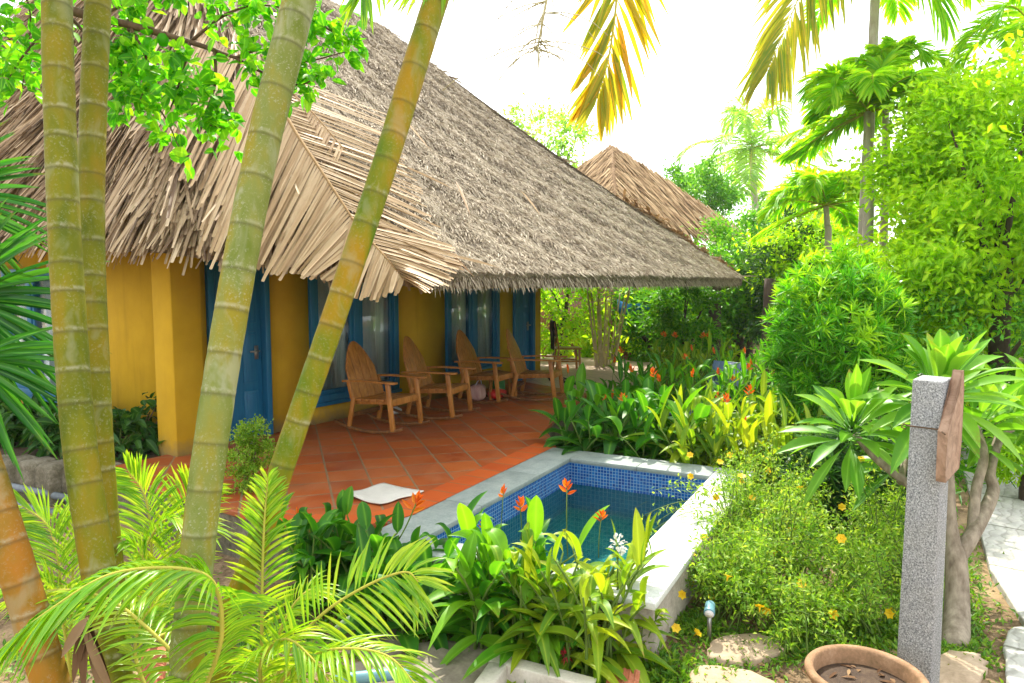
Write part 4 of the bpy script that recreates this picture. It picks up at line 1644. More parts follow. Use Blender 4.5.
flat_stone([gz(*p) for p in ((330, 632), (385, 628), (412, 640), (405, 655), (352, 662))], 'paving_slab', 'slab', 'dark stone slab at the edge of the young palm fronds')
flat_stone([gz(*p) for p in ((405, 648), (480, 642), (520, 660), (470, 700), (400, 690))], 'paving_slab', 'slab', 'large bare stone slab beside the pale concrete box')
flat_stone([gz(*p) for p in ((345, 668), (392, 660), (398, 700), (330, 700))], 'paving_slab', 'slab', 'stone slab under the blue grey pipe elbow')
flat_stone([gz(*p) for p in ((712, 640), (765, 636), (790, 655), (740, 668), (705, 660))], 'stepping_stone', 'step', 'sandy stepping stone right of the garden spotlight', .02)
flat_stone([gz(*p) for p in ((690, 668), (745, 672), (790, 690), (690, 710))], 'stepping_stone', 'step', 'sandy stepping stone at the bottom edge, left of the clay pot', .02)
flat_stone([gz(*p) for p in ((925, 668), (950, 654), (980, 658), (990, 676), (965, 700), (920, 700))], 'stepping_stone', 'step', 'rounded brown stepping stone at the foot of the granite post', .03)
flat_stone([gz(*p) for p in ((1003, 632), (1060, 630), (1070, 690), (1006, 700))], 'stepping_stone', 'path', 'pale paving stone nearest the camera beside the path', .035)

# ------------------------------------------------------------------ sun lounger among the heliconias
hd_ = gz(722, 406, GZ + .3)
ft_ = gz(640, 425, GZ + .3)
t = thing('sun_lounger', 'slate blue resin sun lounger half hidden among the heliconias', 'sun lounger', (hd_[0], hd_[1], GZ))
ld = norm((ft_ - hd_) * A3((1, 1, 0)))
ls = A3((-ld[1], ld[0], 0))
def LP(x, y, z):
    return A3((hd_[0], hd_[1], GZ)) + ld * x + ls * y + A3((0, 0, z))
def lbox(m_, x0, x1, y0, y1, z0, z1):
    V = [LP(x, y, z) for z in (z0, z1) for x, y in ((x0, y0), (x1, y0), (x1, y1), (x0, y1))]
    m_.add(V, [(0, 3, 2, 1), (4, 5, 6, 7), (0, 1, 5, 4), (1, 2, 6, 5), (2, 3, 7, 6), (3, 0, 4, 7)])
m_ = MB()
for i in range(11):
    lbox(m_, .12 + i * .12, .21 + i * .12, -.3, .3, .34, .365)
m_.build('slat_bed', 'lounge', t, bevel=.005)
m_ = MB()
lbox(m_, .05, 1.5, -.34, -.30, .28, .37); lbox(m_, .05, 1.5, .30, .34, .28, .37)
m_.build('side_rail', 'lounge', t, bevel=.006)
m_ = MB()
for i in range(5):
    y0 = -.3 + i * .122
    m_.add([LP(x, y, z) for x, z in ((.10, .36), (-.28, .93), (-.25, .945), (.135, .37)) for y in (y0, y0 + .11)], [(0, 2, 3, 1), (2, 4, 5, 3), (4, 6, 7, 5), (6, 0, 1, 7), (0, 6, 4, 2), (1, 3, 5, 7)])
m_.add([LP(x, y, z) for x, z in ((-.25, .86), (-.31, .95), (-.27, .97), (-.215, .88)) for y in (-.32, .32)], [(0, 2, 3, 1), (2, 4, 5, 3), (4, 6, 7, 5), (6, 0, 1, 7), (0, 6, 4, 2), (1, 3, 5, 7)])
m_.build('backrest', 'lounge', t, bevel=.006)
for s in (-1, 1):
    m_ = MB()
    m_.tube([LP(.1, .36 * s, .36), LP(.05, .38 * s, .56), LP(.3, .38 * s, .58), LP(.55, .38 * s, .56), LP(.6, .36 * s, .36)], .022, 8)
    m_.build('armrest', 'lounge', t, smooth=True)
for x in (.15, 1.4):
    for s in (-1, 1):
        m_ = MB(); lbox(m_, x - .03, x + .03, .32 * s - .03, .32 * s + .03, 0, .30); m_.build('leg', 'lounge', t, bevel=.005)

# ================================================================== PLANTS
ZUP = A3((0, 0, 1.))


def leaf_ball(mb, c, rad, n, L, W, clumps=26, shape='oval', seg=2, droop=.15, tint=(.15, .85), up_bias=.5, shell=.55, flat_bottom=-.9, seed=None, cr=.28, lumps=.22, fold=.25):
    """foliage through the volume of an uneven crown: leaves gather in clumps, gaps between"""
    r = np.random.default_rng(seed if seed is not None else int(rng.integers(1e9)))
    c, rad = A3(c, float), A3(rad, float)
    d = norm(r.normal(size=(clumps * 3, 3)))
    d = d[d[:, 2] > flat_bottom][:clumps]
    k = len(d)
    rr = r.uniform(shell, 1, k) ** .7 * (1 + r.normal(0, lumps, k) * .6)
    cc = c + d * rad * rr[:, None]
    ct = r.uniform(-.18, .18, k)
    idx = r.integers(0, k, n)
    off = r.normal(size=(n, 3)) * cr * rad.mean() * r.uniform(.35, 1, (n, 1))
    p = cc[idx] + off * A3((1, 1, .75))
    out = norm((p - c) / rad)
    ld = norm(out * .7 + norm(r.normal(size=(n, 3))) * .9 + A3((0, 0, .05)))
    up = norm(ZUP * up_bias + out * .5 + r.normal(size=(n, 3)) * .5)
    t = np.clip(r.uniform(*tint, n) + ct[idx], 0, 1)
    mb.blades(p, ld, up, r.uniform(*L, n), r.uniform(*W, n), droop, seg, fold, shape, t)
    return cc


def limbs(mb, base, r0, targets, fork=None):
    """trunk to a fork, limbs from the fork toward clump centres"""
    base = A3(base, float)
    targets = np.asarray(targets)
    fk = A3(fork) if fork is not None else base + (targets.mean(0) - base) * .55
    mid = (base + fk) / 2 + rng.normal(0, .04, 3) * np.linalg.norm(fk - base)
    mb.tube(resample([base, mid, fk], 9), np.linspace(r0, r0 * .65, 9), 9)
    for t in targets:
        m = fk + (t - fk) * .5 + rng.normal(0, .06, 3) * np.linalg.norm(t - fk) + A3((0, 0, .05))
        mb.tube(bez(fk, m, t, 6), np.linspace(r0 * .45, r0 * .08, 6), 6)


def tree(name, cat, label, base, crown_c, rad, n, L, W, leaf, bark='bark', r0=.1, clumps=26, group=None, fork=None, seed=None, **kw):
    t = thing(name, label, cat, tuple(base), group)
    m_ = MB()
    cc = leaf_ball(m_, crown_c, rad, n, L, W, clumps, seed=seed, **kw)
    m_.build('crown', leaf, t)
    m_ = MB()
    limbs(m_, base, r0, cc[:: max(1, len(cc) // 9)], fork)
    m_.build('trunk', bark, t, smooth=True)
    return t


# ---- heliconias
def heliconia(loc, n, h, spread, label, leaf='leaf_helic', flowers=3, L=(.22, .40), W=(.055, .095), seed=1, group='heliconia clumps round the pool', tint=(.1, .8), fl='flower_or', lean=(0, 0), upright=.75, cat='plant', name='heliconia'):
    r = np.random.default_rng(seed)
    loc = A3(loc, float)
    t = thing(name, label, cat, tuple(loc), group)
    lf, st = MB(), MB()
    tips = []
    for i in range(n):
        a, q = r.uniform(0, 6.283), math.sqrt(r.uniform(0, 1))
        b = loc + A3((spread[0] * q * math.cos(a), spread[1] * q * math.sin(a), 0))
        hh = h * r.uniform(.6, 1.08)
        tilt = A3((r.normal(0, .16) + lean[0] + .12 * math.cos(a), r.normal(0, .16) + lean[1] + .12 * math.sin(a), 0))
        top = b + ZUP * hh * .72 + tilt * hh
        sp = bez(b, b + ZUP * hh * .4, top, 7)
        st.tube(sp, np.linspace(.011, .006, 7), 5)
        nl = int(r.integers(4, 8))
        ts = np.linspace(.28, 1, nl)
        ph = r.uniform(0, 6.283)
        aa = ph + np.arange(nl) * math.pi + r.normal(0, .5, nl)
        bp = A3([sp[int(x * 6)] for x in ts])
        el = np.radians(np.linspace(15, 74, nl) * upright / .75 + r.normal(0, 12, nl))
        d = np.stack([np.cos(aa) * np.cos(el), np.sin(aa) * np.cos(el), np.sin(el)], -1)
        up = np.stack([-np.cos(aa) * np.sin(el), -np.sin(aa) * np.sin(el), np.cos(el)], -1) + r.normal(0, .25, (nl, 3))
        Ls = r.uniform(*L, nl) * np.linspace(1.1, .95, nl)
        lf.blades(bp, d, up, Ls, r.uniform(*W, nl) * (Ls / np.mean(L)) ** .5, r.uniform(.15, .75, nl), 8, r.uniform(.15, .45, nl), 'lance', np.clip(r.uniform(*tint, nl) + r.normal(0, .12), 0, 1), curl=r.uniform(0, .12, nl))
        tips.append(top)
    lf.build('foliage', leaf, t)
    st.build('stem', 'stem', t)
    for i in range(flowers):
        p = tips[int(r.integers(len(tips)))]
        up_ = p + A3((r.normal(0, .05), r.normal(0, .05), h * r.uniform(.18, .36)))
        flower_spike(t, p, up_, r, fl)
    return t


def flower_spike(t, p, tip, r, fl='flower_or', s=1.0):
    m_ = MB()
    n = 6
    d0 = norm(tip - p)
    a = r.uniform(0, 6.28)
    sd = A3((math.cos(a), math.sin(a), 0))
    ks = np.arange(n)
    b = tip + d0 * (ks[:, None] * .014 * s)
    d = d0 * (.45 + .11 * ks[:, None]) + sd * np.where(ks % 2 == 0, 1, -1)[:, None] * (.85 - .1 * ks[:, None]) + r.normal(0, .08, (n, 3))
    m_.blades(b, d, np.cross(sd, d0) + r.normal(0, .2, (n, 3)), np.linspace(.085, .05, n) * s, .020 * s, -.1, 3, .6, 'lance', r.uniform(0, 1, n))
    m_.blades(b, d, d0 + r.normal(0, .2, (n, 3)), np.linspace(.08, .05, n) * s, .018 * s, -.1, 3, .6, 'lance', r.uniform(0, .6, n))
    f_ = m_.build('flower', fl, t)
    k_ = MB().tube(bez(p, (p + tip) / 2 + r.normal(0, .01, 3), tip + d0 * .05 * s, 5), .004 * s, 5)
    k_.build('flower_stalk', 'stem', f_)


def flower_at(t, px, py, d, base_drop=.3, s=1.0, seed=0, fl='flower_or'):
    r = np.random.default_rng(seed)
    tip = at(px, py, d)
    flower_spike(t, tip - A3((r.normal(0, .03), r.normal(0, .03), base_drop)), tip, r, fl, s)


def G(x, y, z=GZ):
    return (x, y, z)


t = heliconia(G(3.42, 3.80), 26, .72, (.30, .20), 'dark leafy heliconia clump at the near corner of the terrace', seed=11, flowers=1, tint=(.05, .6), L=(.24, .40), W=(.075, .11))
flower_at(t, 412, 512, 4.95, .2, 1.3, 3); flower_at(t, 520, 512, 4.75, .2, 1.0, 4)
t = heliconia(G(3.40, 3.12), 26, .56, (.30, .32), 'heliconia clump with broad dark leaves by the near pool corner', seed=12, flowers=0, tint=(.0, .55), L=(.28, .42), W=(.085, .13))
t = heliconia(G(3.50, 2.42), 30, .86, (.22, .26), 'tall bright heliconia clump in the middle of the near pool edge', seed=13, flowers=0, tint=(.3, 1.), L=(.30, .50), W=(.07, .11))
flower_at(t, 503, 497, 4.55, .3, .75, 5); flower_at(t, 486, 530, 4.5, .25, .7, 6); flower_at(t, 567, 494, 4.4, .4, .85, 7)
t = heliconia(G(3.60, 1.98), 34, .86, (.24, .30), 'yellowish heliconia clump leaning at the end of the white coping', 'leaf_helic_y', seed=14, flowers=0, tint=(.2, .9), L=(.26, .44), W=(.05, .08))
flower_at(t, 601, 522, 4.35, .25, .75, 8)
wf = MB()
p0 = at(618, 545, 4.3)
n = 46
dd = rdir(n)
wf.blades(p0 + dd * A3((.04, .04, .075)) * rnd(.2, 1, (n, 1)), dd, ZUP + rdir(n) * .6, rnd(.018, .034, n), rnd(.016, .026, n), .1, 3, .2, 'oval', rnd(0, 1, n))
wfo = wf.build('white_flower', 'flower_wh', t)
MB().tube([p0 - ZUP * .5, p0], .005, 5).build('flower_stalk', 'stem', wfo)

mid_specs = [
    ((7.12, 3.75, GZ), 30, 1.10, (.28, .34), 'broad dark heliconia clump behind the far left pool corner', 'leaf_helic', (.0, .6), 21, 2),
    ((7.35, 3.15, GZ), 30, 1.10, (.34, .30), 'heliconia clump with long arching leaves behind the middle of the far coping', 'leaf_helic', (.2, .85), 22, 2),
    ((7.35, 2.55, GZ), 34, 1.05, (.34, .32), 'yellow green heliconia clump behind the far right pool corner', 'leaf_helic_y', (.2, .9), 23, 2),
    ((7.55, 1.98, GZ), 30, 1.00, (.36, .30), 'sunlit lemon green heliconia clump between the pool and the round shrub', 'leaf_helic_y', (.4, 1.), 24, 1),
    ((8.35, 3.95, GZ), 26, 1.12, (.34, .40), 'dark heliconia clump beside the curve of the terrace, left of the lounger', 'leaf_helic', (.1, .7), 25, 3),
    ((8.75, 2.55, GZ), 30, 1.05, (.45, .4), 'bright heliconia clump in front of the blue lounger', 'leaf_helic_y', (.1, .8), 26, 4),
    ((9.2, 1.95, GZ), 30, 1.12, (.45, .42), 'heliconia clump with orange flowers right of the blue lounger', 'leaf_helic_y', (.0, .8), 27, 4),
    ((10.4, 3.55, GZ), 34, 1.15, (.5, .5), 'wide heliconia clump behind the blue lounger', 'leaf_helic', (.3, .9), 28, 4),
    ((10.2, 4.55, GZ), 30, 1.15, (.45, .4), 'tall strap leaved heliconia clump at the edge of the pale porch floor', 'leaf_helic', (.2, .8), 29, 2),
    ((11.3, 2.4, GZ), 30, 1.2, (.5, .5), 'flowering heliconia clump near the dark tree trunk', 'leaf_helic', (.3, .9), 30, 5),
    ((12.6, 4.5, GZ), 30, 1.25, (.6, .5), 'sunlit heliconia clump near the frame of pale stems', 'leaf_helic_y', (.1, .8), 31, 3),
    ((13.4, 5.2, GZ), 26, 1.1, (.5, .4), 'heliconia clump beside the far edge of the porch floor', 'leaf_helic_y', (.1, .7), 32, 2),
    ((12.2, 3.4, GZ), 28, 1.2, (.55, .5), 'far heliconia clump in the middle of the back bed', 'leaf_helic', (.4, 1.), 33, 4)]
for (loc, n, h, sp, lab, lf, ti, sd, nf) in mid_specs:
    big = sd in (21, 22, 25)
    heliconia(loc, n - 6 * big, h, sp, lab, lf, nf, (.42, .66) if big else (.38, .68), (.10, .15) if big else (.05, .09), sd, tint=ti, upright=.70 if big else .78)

# ---- low plants along the side wall
for i, (x, y, s_, lab) in enumerate(((3.95, 7.85, .42, 'low dark leafy plant beside the yellow corner column'), (3.75, 8.5, .45, 'low dark leafy plant in the bed, right of the vertical palm trunks'), (3.7, 9.3, .46, 'low dark leafy plant under the side wall behind the twin palm trunks'), (3.6, 10.1, .46, 'low leafy plant left of the twin palm trunks below the side window'), (3.5, 11.0, .5, 'low leafy plant at the far left of the side wall bed'))):
    t = thing('bedding_plant', lab, 'plant', (x, y, -.04), 'dark bedding plants by the side wall')
    m_ = MB()
    leaf_ball(m_, (x, y, .10), (s_ * .8, s_ * .9, .30), 420, (.14, .24), (.06, .10), 22, 'lance', 4, .35, (.0, .75), .8, seed=40 + i)
    m_.build('foliage', 'leaf_dark', t)
    m_ = MB()
    for k in range(7):
        a = k * .9
        m_.tube(bez((x, y, -.05), (x, y, .05), (x + .2 * math.cos(a), y + .25 * math.sin(a), .2), 5), .008, 5)
    m_.build('stem', 'stem', t)
# soil strip in that bed is raised: a bank of soil behind the stone border
bk = MB()
poly = [(W1[0], W1[1]), (3.39, 7.27), (4.40, 7.3), (4.40, 13), (0.5, 13), (W0[0], W0[1])]
bp_ = slab(poly, -.6, -.03, 'bed_soil', 'potsoil')
struct(bp_)
t = thing('climbing_shrub', 'taller thin shrub with round dark leaves against the yellow corner', 'shrub', (4.05, 7.75, -.03))
m_ = MB()
tips = [at(160, 400, 8.0), at(150, 412, 8.0), at(170, 410, 7.9), at(156, 430, 7.9), at(168, 432, 7.9)]
for p in tips:
    m_.tube(bez((4.05, 7.75, -.05), (p + A3((4.05, 7.75, -.05))) / 2 + A3((.02, 0, .1)), p, 6), .007, 5)
m_.build('stem', 'twig', t)
m_ = MB()
for p in tips:
    n = 16
    m_.blades(p + rng.normal(0, .06, (n, 3)), rdir(n) + A3((0, 0, .1)), ZUP + rdir(n) * .6, rnd(.08, .13, n), rnd(.05, .08, n), .2, 4, .2, 'oval', rnd(.1, .7, n))
m_.build('foliage', 'leaf_dark', t)

# ---- fine leaved shrub by the blue door
bx_ = at(252, 480, 6.3)
t = thing('fine_leaf_shrub', 'slender shrub of tiny bright leaves in front of the near blue door', 'shrub', (bx_[0], bx_[1], GZ))
m_ = MB()
for (px, py, rx, rz_, n) in ((253, 432, .13, .12, 900), (243, 452, .13, .13, 1000), (262, 456, .14, .14, 1100), (246, 485, .17, .17, 1500), (255, 518, .18, .2, 1600)):
    leaf_ball(m_, at(px, py, 6.3), (rx, rx, rz_), n, (.02, .036), (.012, .02), 18, 'oval', 2, .1, (.1, .9), .6, cr=.34)
m_.build('foliage', 'leaf_fine', t)
m_ = MB()
for k in range(8):
    e_ = at(252 + rnd(-16, 16), 440 + rnd(0, 60), 6.3)
    m_.tube(bez((bx_[0], bx_[1], GZ), (bx_[0], bx_[1], .2), e_, 6), .006, 5)
m_.build('stem', 'twig', t)

# ---- airy shrubs with yellow flowers right of the pool
def airy(loc, rad, n, label, seed, nfl, L=(.028, .055), W=(.010, .02), name='flowering_shrub', zc=None, leaf='leaf_fine', twigs=46):
    r = np.random.default_rng(seed)
    t = thing(name, label, 'shrub', tuple(loc), 'airy yellow flowering shrubs')
    loc = A3(loc, float)
    rad = A3(rad, float)
    tw, lf = MB(), MB()
    c = loc + A3((0, 0, rad[2] * .25))
    per = n // twigs
    ends = []
    for i in range(twigs):
        d = norm(r.normal(size=3) * A3((1, 1, .55)) + A3((0, 0, .45)))
        if d[2] < .02:
            d[2] = .05
        e = c + d * rad * r.uniform(.6, 1.1)
        b = loc + A3((r.normal(0, rad[0] * .3), r.normal(0, rad[1] * .3), 0))
        pts = bez(b, (b + e) / 2 + A3((0, 0, rad[2] * .35)), e, 9)
        tw.tube(pts, np.linspace(.006, .0018, 9), 4)
        tt = r.uniform(.3, 1, per)
        p = pts[(tt * 8).astype(int)] + r.normal(0, .045, (per, 3)) * (1.2 - tt[:, None] * .4)
        lf.blades(p, norm(r.normal(size=(per, 3)) + A3((0, 0, .35))), ZUP * .8 + r.normal(size=(per, 3)) * .6, r.uniform(*L, per), r.uniform(*W, per), .2, 2, .2, 'lance', np.clip(r.uniform(.05, .95, per) + r.normal(0, .12), 0, 1))
        ends.append(e)
    lf.build('foliage', leaf, t)
    tw.build('twig', 'stem', t)
    for k in range(nfl):
        e = ends[int(r.integers(len(ends)))] + r.normal(0, .03, 3)
        yellow_flower(t, e, r)
    return t


def yellow_flower(t, e, r, s=1.0):
    m_ = MB()
    n = 6
    aa = np.arange(n) * 2 * math.pi / n + r.uniform(0, 1)
    axd = norm(r.normal(size=3) * .5 + A3((-.4, -.2, .7)))
    u = norm(np.cross(axd, A3((1, 0, .1))))
    v = np.cross(axd, u)
    d = np.cos(aa)[:, None] * u + np.sin(aa)[:, None] * v + axd * .35
    m_.blades(np.repeat(e[None], n, 0), d, axd + 0 * d, .036 * s, .03 * s, .1, 3, .1, 'oval', r.uniform(0, 1, n))
    m_.tube([e - axd * .03 * s, e + axd * .004], [.003 * s, .008 * s], 6)
    m_.build('flower', 'flower_yel', t)


air = [
    ((4.75, 1.38, GZ), (.50, .40, .62), 3600, 'airy flowering shrub nearest the spotlight, right of the white coping', 51),
    ((5.35, 1.15, GZ), (.55, .50, .75), 4200, 'airy flowering shrub in the middle of the bed between coping and granite post', 52),
    ((5.05, .72, GZ), (.45, .42, .58), 3400, 'airy flowering shrub just left of the granite post', 53),
    ((6.25, 1.55, GZ), (.66, .50, .92), 5600, 'taller airy shrub at the far end of the white coping', 54),
    ((6.0, .70, GZ), (.55, .45, .80), 3600, 'airy shrub under the left frangipani branch', 55),
    ((4.62, .95, GZ), (.40, .34, .34), 2200, 'low airy shrub spilling over the sandy soil', 56),
    ((5.55, 1.66, GZ), (.55, .26, .66), 3400, 'airy shrub pressed against the outer side of the white coping', 57),
    ((4.75, 1.52, GZ), (.38, .20, .50), 2000, 'airy shrub hugging the pool wall just behind the spotlight', 58)]
fl_px = [(690, 455, 6.3), (720, 462, 6.3), (741, 482, 6.0), (752, 498, 5.9), (768, 470, 6.2), (683, 594, 4.55), (697, 633, 4.5), (676, 628, 4.5), (691, 476, 6.2), (805, 520, 5.6), (842, 507, 5.6), (765, 458, 6.3), (730, 455, 6.4), (692, 556, 4.9), (774, 553, 5.1), (716, 497, 5.8), (800, 488, 5.9)]
ats = []
for (loc, rad, n, lab, sd) in air:
    ats.append(airy(loc, rad, n, lab, sd, 3))
rr_ = np.random.default_rng(5)
for (px, py, d) in fl_px:
    e = at(px, py, d)
    b = min(range(len(air)), key=lambda i: np.linalg.norm(A3(air[i][0])[:2] - e[:2]))
    yellow_flower(ats[b], e, rr_, .95)

# ---- round dense shrub of needle rosettes
def rosette_bush(loc, c, rad, nros, label, leaf, seed, L=(.11, .20), W=(.014, .025), name='round_shrub', per=15):
    r = np.random.default_rng(seed)
    t = thing(name, label, 'shrub', tuple(loc))
    m_ = MB()
    d = norm(r.normal(size=(nros, 3)))
    d = d[d[:, 2] > -.75]
    c, rad = A3(c), A3(rad)
    k = len(d)
    lump = 1 + .15 * np.sin(d[:, 0] * 7 + 1) * np.sin(d[:, 2] * 8) + .06 * np.sin(d[:, 1] * 13)
    p = c + d * rad * (r.uniform(.70, 1.02, k) * lump)[:, None]
    axis = norm(d * .8 + A3((0, 0, .55)) + r.normal(0, .25, (k, 3)))
    T = np.repeat(p, per, 0)
    ax_ = np.repeat(axis, per, 0)
    dirs = norm(ax_ * r.uniform(.15, 1.1, (len(T), 1)) + norm(r.normal(size=(len(T), 3))))
    tone = np.repeat(np.clip(r.normal(.36, .26, k) + .30 * d[:, 2] + .25 * np.sin(d[:, 0] * 9 + 2) * np.sin(d[:, 1] * 8), 0, 1), per)
    m_.blades(T, dirs, ax_ + r.normal(0, .3, (len(T), 3)), r.uniform(*L, len(T)), r.uniform(*W, len(T)), .12, 3, .2, 'lance', np.clip(tone + r.normal(0, .1, len(T)), 0, 1))
    m_.build('foliage', leaf, t)
    m_ = MB()
    limbs(m_, loc, .06, p[::max(1, k // 26)], A3((c[0], c[1], loc[2] + .35)))
    m_.build('stem', 'bark_dark', t, smooth=True)
    return t


sc_ = at(838, 335, 7.9)
rosette_bush((sc_[0], sc_[1], GZ), (sc_[0], sc_[1], sc_[2] - .12), (.68, .68, .98), 1150, 'big round shrub of narrow glossy leaves left of the frangipani crown', 'leaf_bush', 61)
sc_ = at(846, 455, 6.6)
rosette_bush((sc_[0], sc_[1], GZ), (sc_[0], sc_[1], .05), (.55, .5, .5), 420, 'dark low shrub below the frangipani leaves', 'leaf_dark', 62, (.10, .18), (.02, .035))

# ---- frangipani
fb = gz(955, 645)
ft = thing('frangipani', 'frangipani tree with smooth forked grey trunks and long leaf rosettes behind the granite post', 'tree', tuple(fb))
m_ = MB()
D = 4.62
f1, f2 = at(956, 560, D + .05), at(968, 505, D + .15)
m_.tube(resample([fb - ZUP * .05, at(957, 610, D), f1, at(950, 520, D + .1), at(948, 470, D + .15), at(940, 425, D + .2)], 26), np.concatenate([np.linspace(.085, .062, 12), np.linspace(.044, .027, 14)]), 12)
m_.tube(resample([f1, at(975, 530, D + .1), at(993, 492, D + .25), at(990, 470, D + .3), at(1003, 425, D + .5)], 18), np.linspace(.052, .028, 18), 10)
m_.tube(resample([at(972, 538, D + .1), at(976, 490, D + .2), at(984, 455, D + .25), at(975, 425, D + .4)], 14), np.linspace(.036, .025, 14), 10)
m_.tube(resample([at(951, 530, D + .1), at(915, 490, D + .35), at(880, 462, D + .5), at(854, 434, D + .6)], 16), np.linspace(.036, .024, 16), 9)
m_.build('trunk', 'bark', ft, smooth=True)


def frang_rosette(c, axis, n, L, W, seed, el=(5, 80)):
    r = np.random.default_rng(seed)
    m_ = MB()
    axis = norm(A3(axis, float))
    u = norm(np.cross(axis, A3((.3, 1, .1))))
    v = np.cross(axis, u)
    a = np.arange(n) * 2.4 + r.normal(0, .2, n)
    e = np.radians(np.linspace(el[0], el[1], n) + r.normal(0, 6, n))
    rad = np.cos(a)[:, None] * u + np.sin(a)[:, None] * v
    d = rad * np.cos(e)[:, None] + axis * np.sin(e)[:, None]
    up = -rad * np.sin(e)[:, None] + axis * np.cos(e)[:, None]
    b = A3(c) + axis * np.linspace(-.10, .06, n)[:, None] + rad * .02
    # short petioles
    for i in range(n):
        m_.tube([b[i], b[i] + d[i] * .07], .005, 5)
    m_.blades(b + d * .06, d, up + r.normal(0, .12, (n, 3)), r.uniform(*L, n), r.uniform(*W, n), r.uniform(.08, .35, n), 8, r.uniform(.12, .35, n), 'obov', r.uniform(.2, 1, n), curl=r.uniform(-.05, .12, n))
    m_.build('leaf_rosette', 'leaf_frang', ft)


CAMD = -FW
frang_rosette(at(938, 396, D + .2), ZUP + CAMD * .30, 46, (.38, .54), (.095, .125), 71, (-12, 84))
frang_rosette(at(852, 430, D + .55), ZUP + CAMD * .3 - RT * .1, 44, (.34, .50), (.08, .11), 72, (-15, 80))
frang_rosette(at(975, 432, D + .45), ZUP + RT * .3, 26, (.34, .48), (.085, .115), 73, (-10, 70))
frang_rosette(at(1008, 425, D + .55), ZUP + RT * .5 + CAMD * .2, 30, (.38, .5), (.10, .13), 74, (-20, 70))
frang_rosette(at(905, 455, D + .75), ZUP + CAMD * .2, 24, (.34, .46), (.09, .12), 75, (-15, 60))
frang_rosette(at(1040, 400, D + .7), ZUP - RT * .1, 18, (.34, .46), (.09, .12), 76, (-20, 70))
m_ = MB()
m_.tube(resample([at(1000, 440, D + .5), at(1020, 420, D + .6), at(1040, 402, D + .7)], 8), .028, 8)
m_.build('branch', 'bark', ft, smooth=True)
m_ = MB()
m_.tube(resample([at(900, 482, D + .45), at(903, 470, D + .6), at(905, 457, D + .75)], 6), .025, 8)
m_.build('branch', 'bark', ft, smooth=True)

# ---- front areca palm trunks
def ringed_trunk(ptsd, r0, r1, rings, mat, t, seed, lip=.014):
    r = np.random.default_rng(seed)
    pts = resample(ptsd, 400)
    seg = np.linalg.norm(np.diff(pts, axis=0), axis=1)
    s = np.concatenate([[0], np.cumsum(seg)])
    tot = s[-1]
    ks = []
    x = .05
    while x < tot:
        ks.append(x)
        x += rings * r.uniform(.7, 1.3)
    # rings exactly resolved
    smp = np.unique(np.concatenate([np.linspace(0, tot, 90)] + [[k - .022, k - .012, k - .004, k, k + .004, k + .012, k + .022] for k in ks]))
    smp = smp[(smp >= 0) & (smp <= tot)]
    P = np.stack([np.interp(smp, s, pts[:, i]) for i in range(3)], -1)
    base = np.interp(smp, [0, tot], [r0, r1])
    dist = np.min(np.abs(smp[:, None] - A3(ks)[None]), 1)
    signed = smp - A3(ks)[np.argmin(np.abs(smp[:, None] - A3(ks)[None]), 1)]
    rad = base * (1 + lip * np.exp(-(dist / .010) ** 2) - .012 * np.cos(2 * math.pi * dist / rings)) * (1 + r.normal(0, .004, len(smp)))
    kst = r.uniform(.15, 1, len(ks))[np.argmin(np.abs(smp[:, None] - A3(ks)[None]), 1)]
    ring = np.exp(-(signed / .0075) ** 2) * kst
    scar = np.exp(-((signed + .014) / .006) ** 2)
    m_ = MB()
    m_.tube(P, rad, 28, ring=ring, scar=scar)
    o = m_.build('trunk', mat, t, smooth=True)
    return P


def drop_base(p, q, d):
    """continue the line q->p down to the soil"""
    k = (GZ - .05 - p[2]) / (p[2] - q[2])
    return p + (p - q) * k


def palm(label, px, r0, r1, rings, mat, seed):
    pts = [at(x, y, d) for x, y, d in px]
    b = drop_base(pts[0], pts[1], 0)
    b = A3((b[0] * .4 + pts[0][0] * .6, b[1] * .4 + pts[0][1] * .6, GZ - .05))
    t = thing('palm_tree', label, 'palm tree', (b[0], b[1], GZ), 'ringed palm trunks at the left front')
    ringed_trunk([b] + pts, r0, r1, rings, mat, t, seed)
    return t, pts


pa, pa_p = palm('olive ringed palm trunk, left of the vertical pair and thicker of the two', [(116, 690, 2.55), (97, 560, 2.6), (78, 430, 2.65), (66, 260, 2.7), (60, 120, 2.75), (57, 0, 2.8), (56, -240, 3.0), (62, -420, 3.2)], .060, .050, .132, 'trunk_olive', 81)
pb_, pb_p = palm('olive ringed palm trunk just behind the right side of its vertical twin', [(112, 600, 3.0), (103, 500, 3.0), (97, 400, 3.0), (91, 240, 3.05), (93, 120, 3.1), (98, 0, 3.15), (106, -200, 3.3), (116, -400, 3.5)], .055, .051, .15, 'trunk_olive', 82)
pc_, pc_p = palm('thick greyish palm trunk leaning right across the near blue door', [(186, 690, 2.35), (193, 600, 2.38), (206, 480, 2.42), (230, 320, 2.5), (262, 150, 2.6), (299, 0, 2.7), (345, -200, 2.9), (385, -380, 3.1)], .051, .066, .15, 'trunk_pale', 83)
pd_, pd_p = palm('golden green palm trunk leaning far right in front of the chairs', [(225, 640, 2.98), (252, 560, 3.0), (288, 450, 3.05), (333, 320, 3.1), (383, 170, 3.2), (436, 0, 3.35), (492, -160, 3.55), (535, -290, 3.7)], .046, .064, .16, 'trunk_gold', 84)
pe_, pe_p = palm('orange ringed palm trunk cut by the left edge of the photo', [(58, 720, 2.5), (38, 640, 2.5), (14, 560, 2.5), (-8, 490, 2.52), (-60, 330, 2.6), (-110, 150, 2.7), (-150, -60, 2.9)], .060, .054, .14, 'trunk_or', 85)


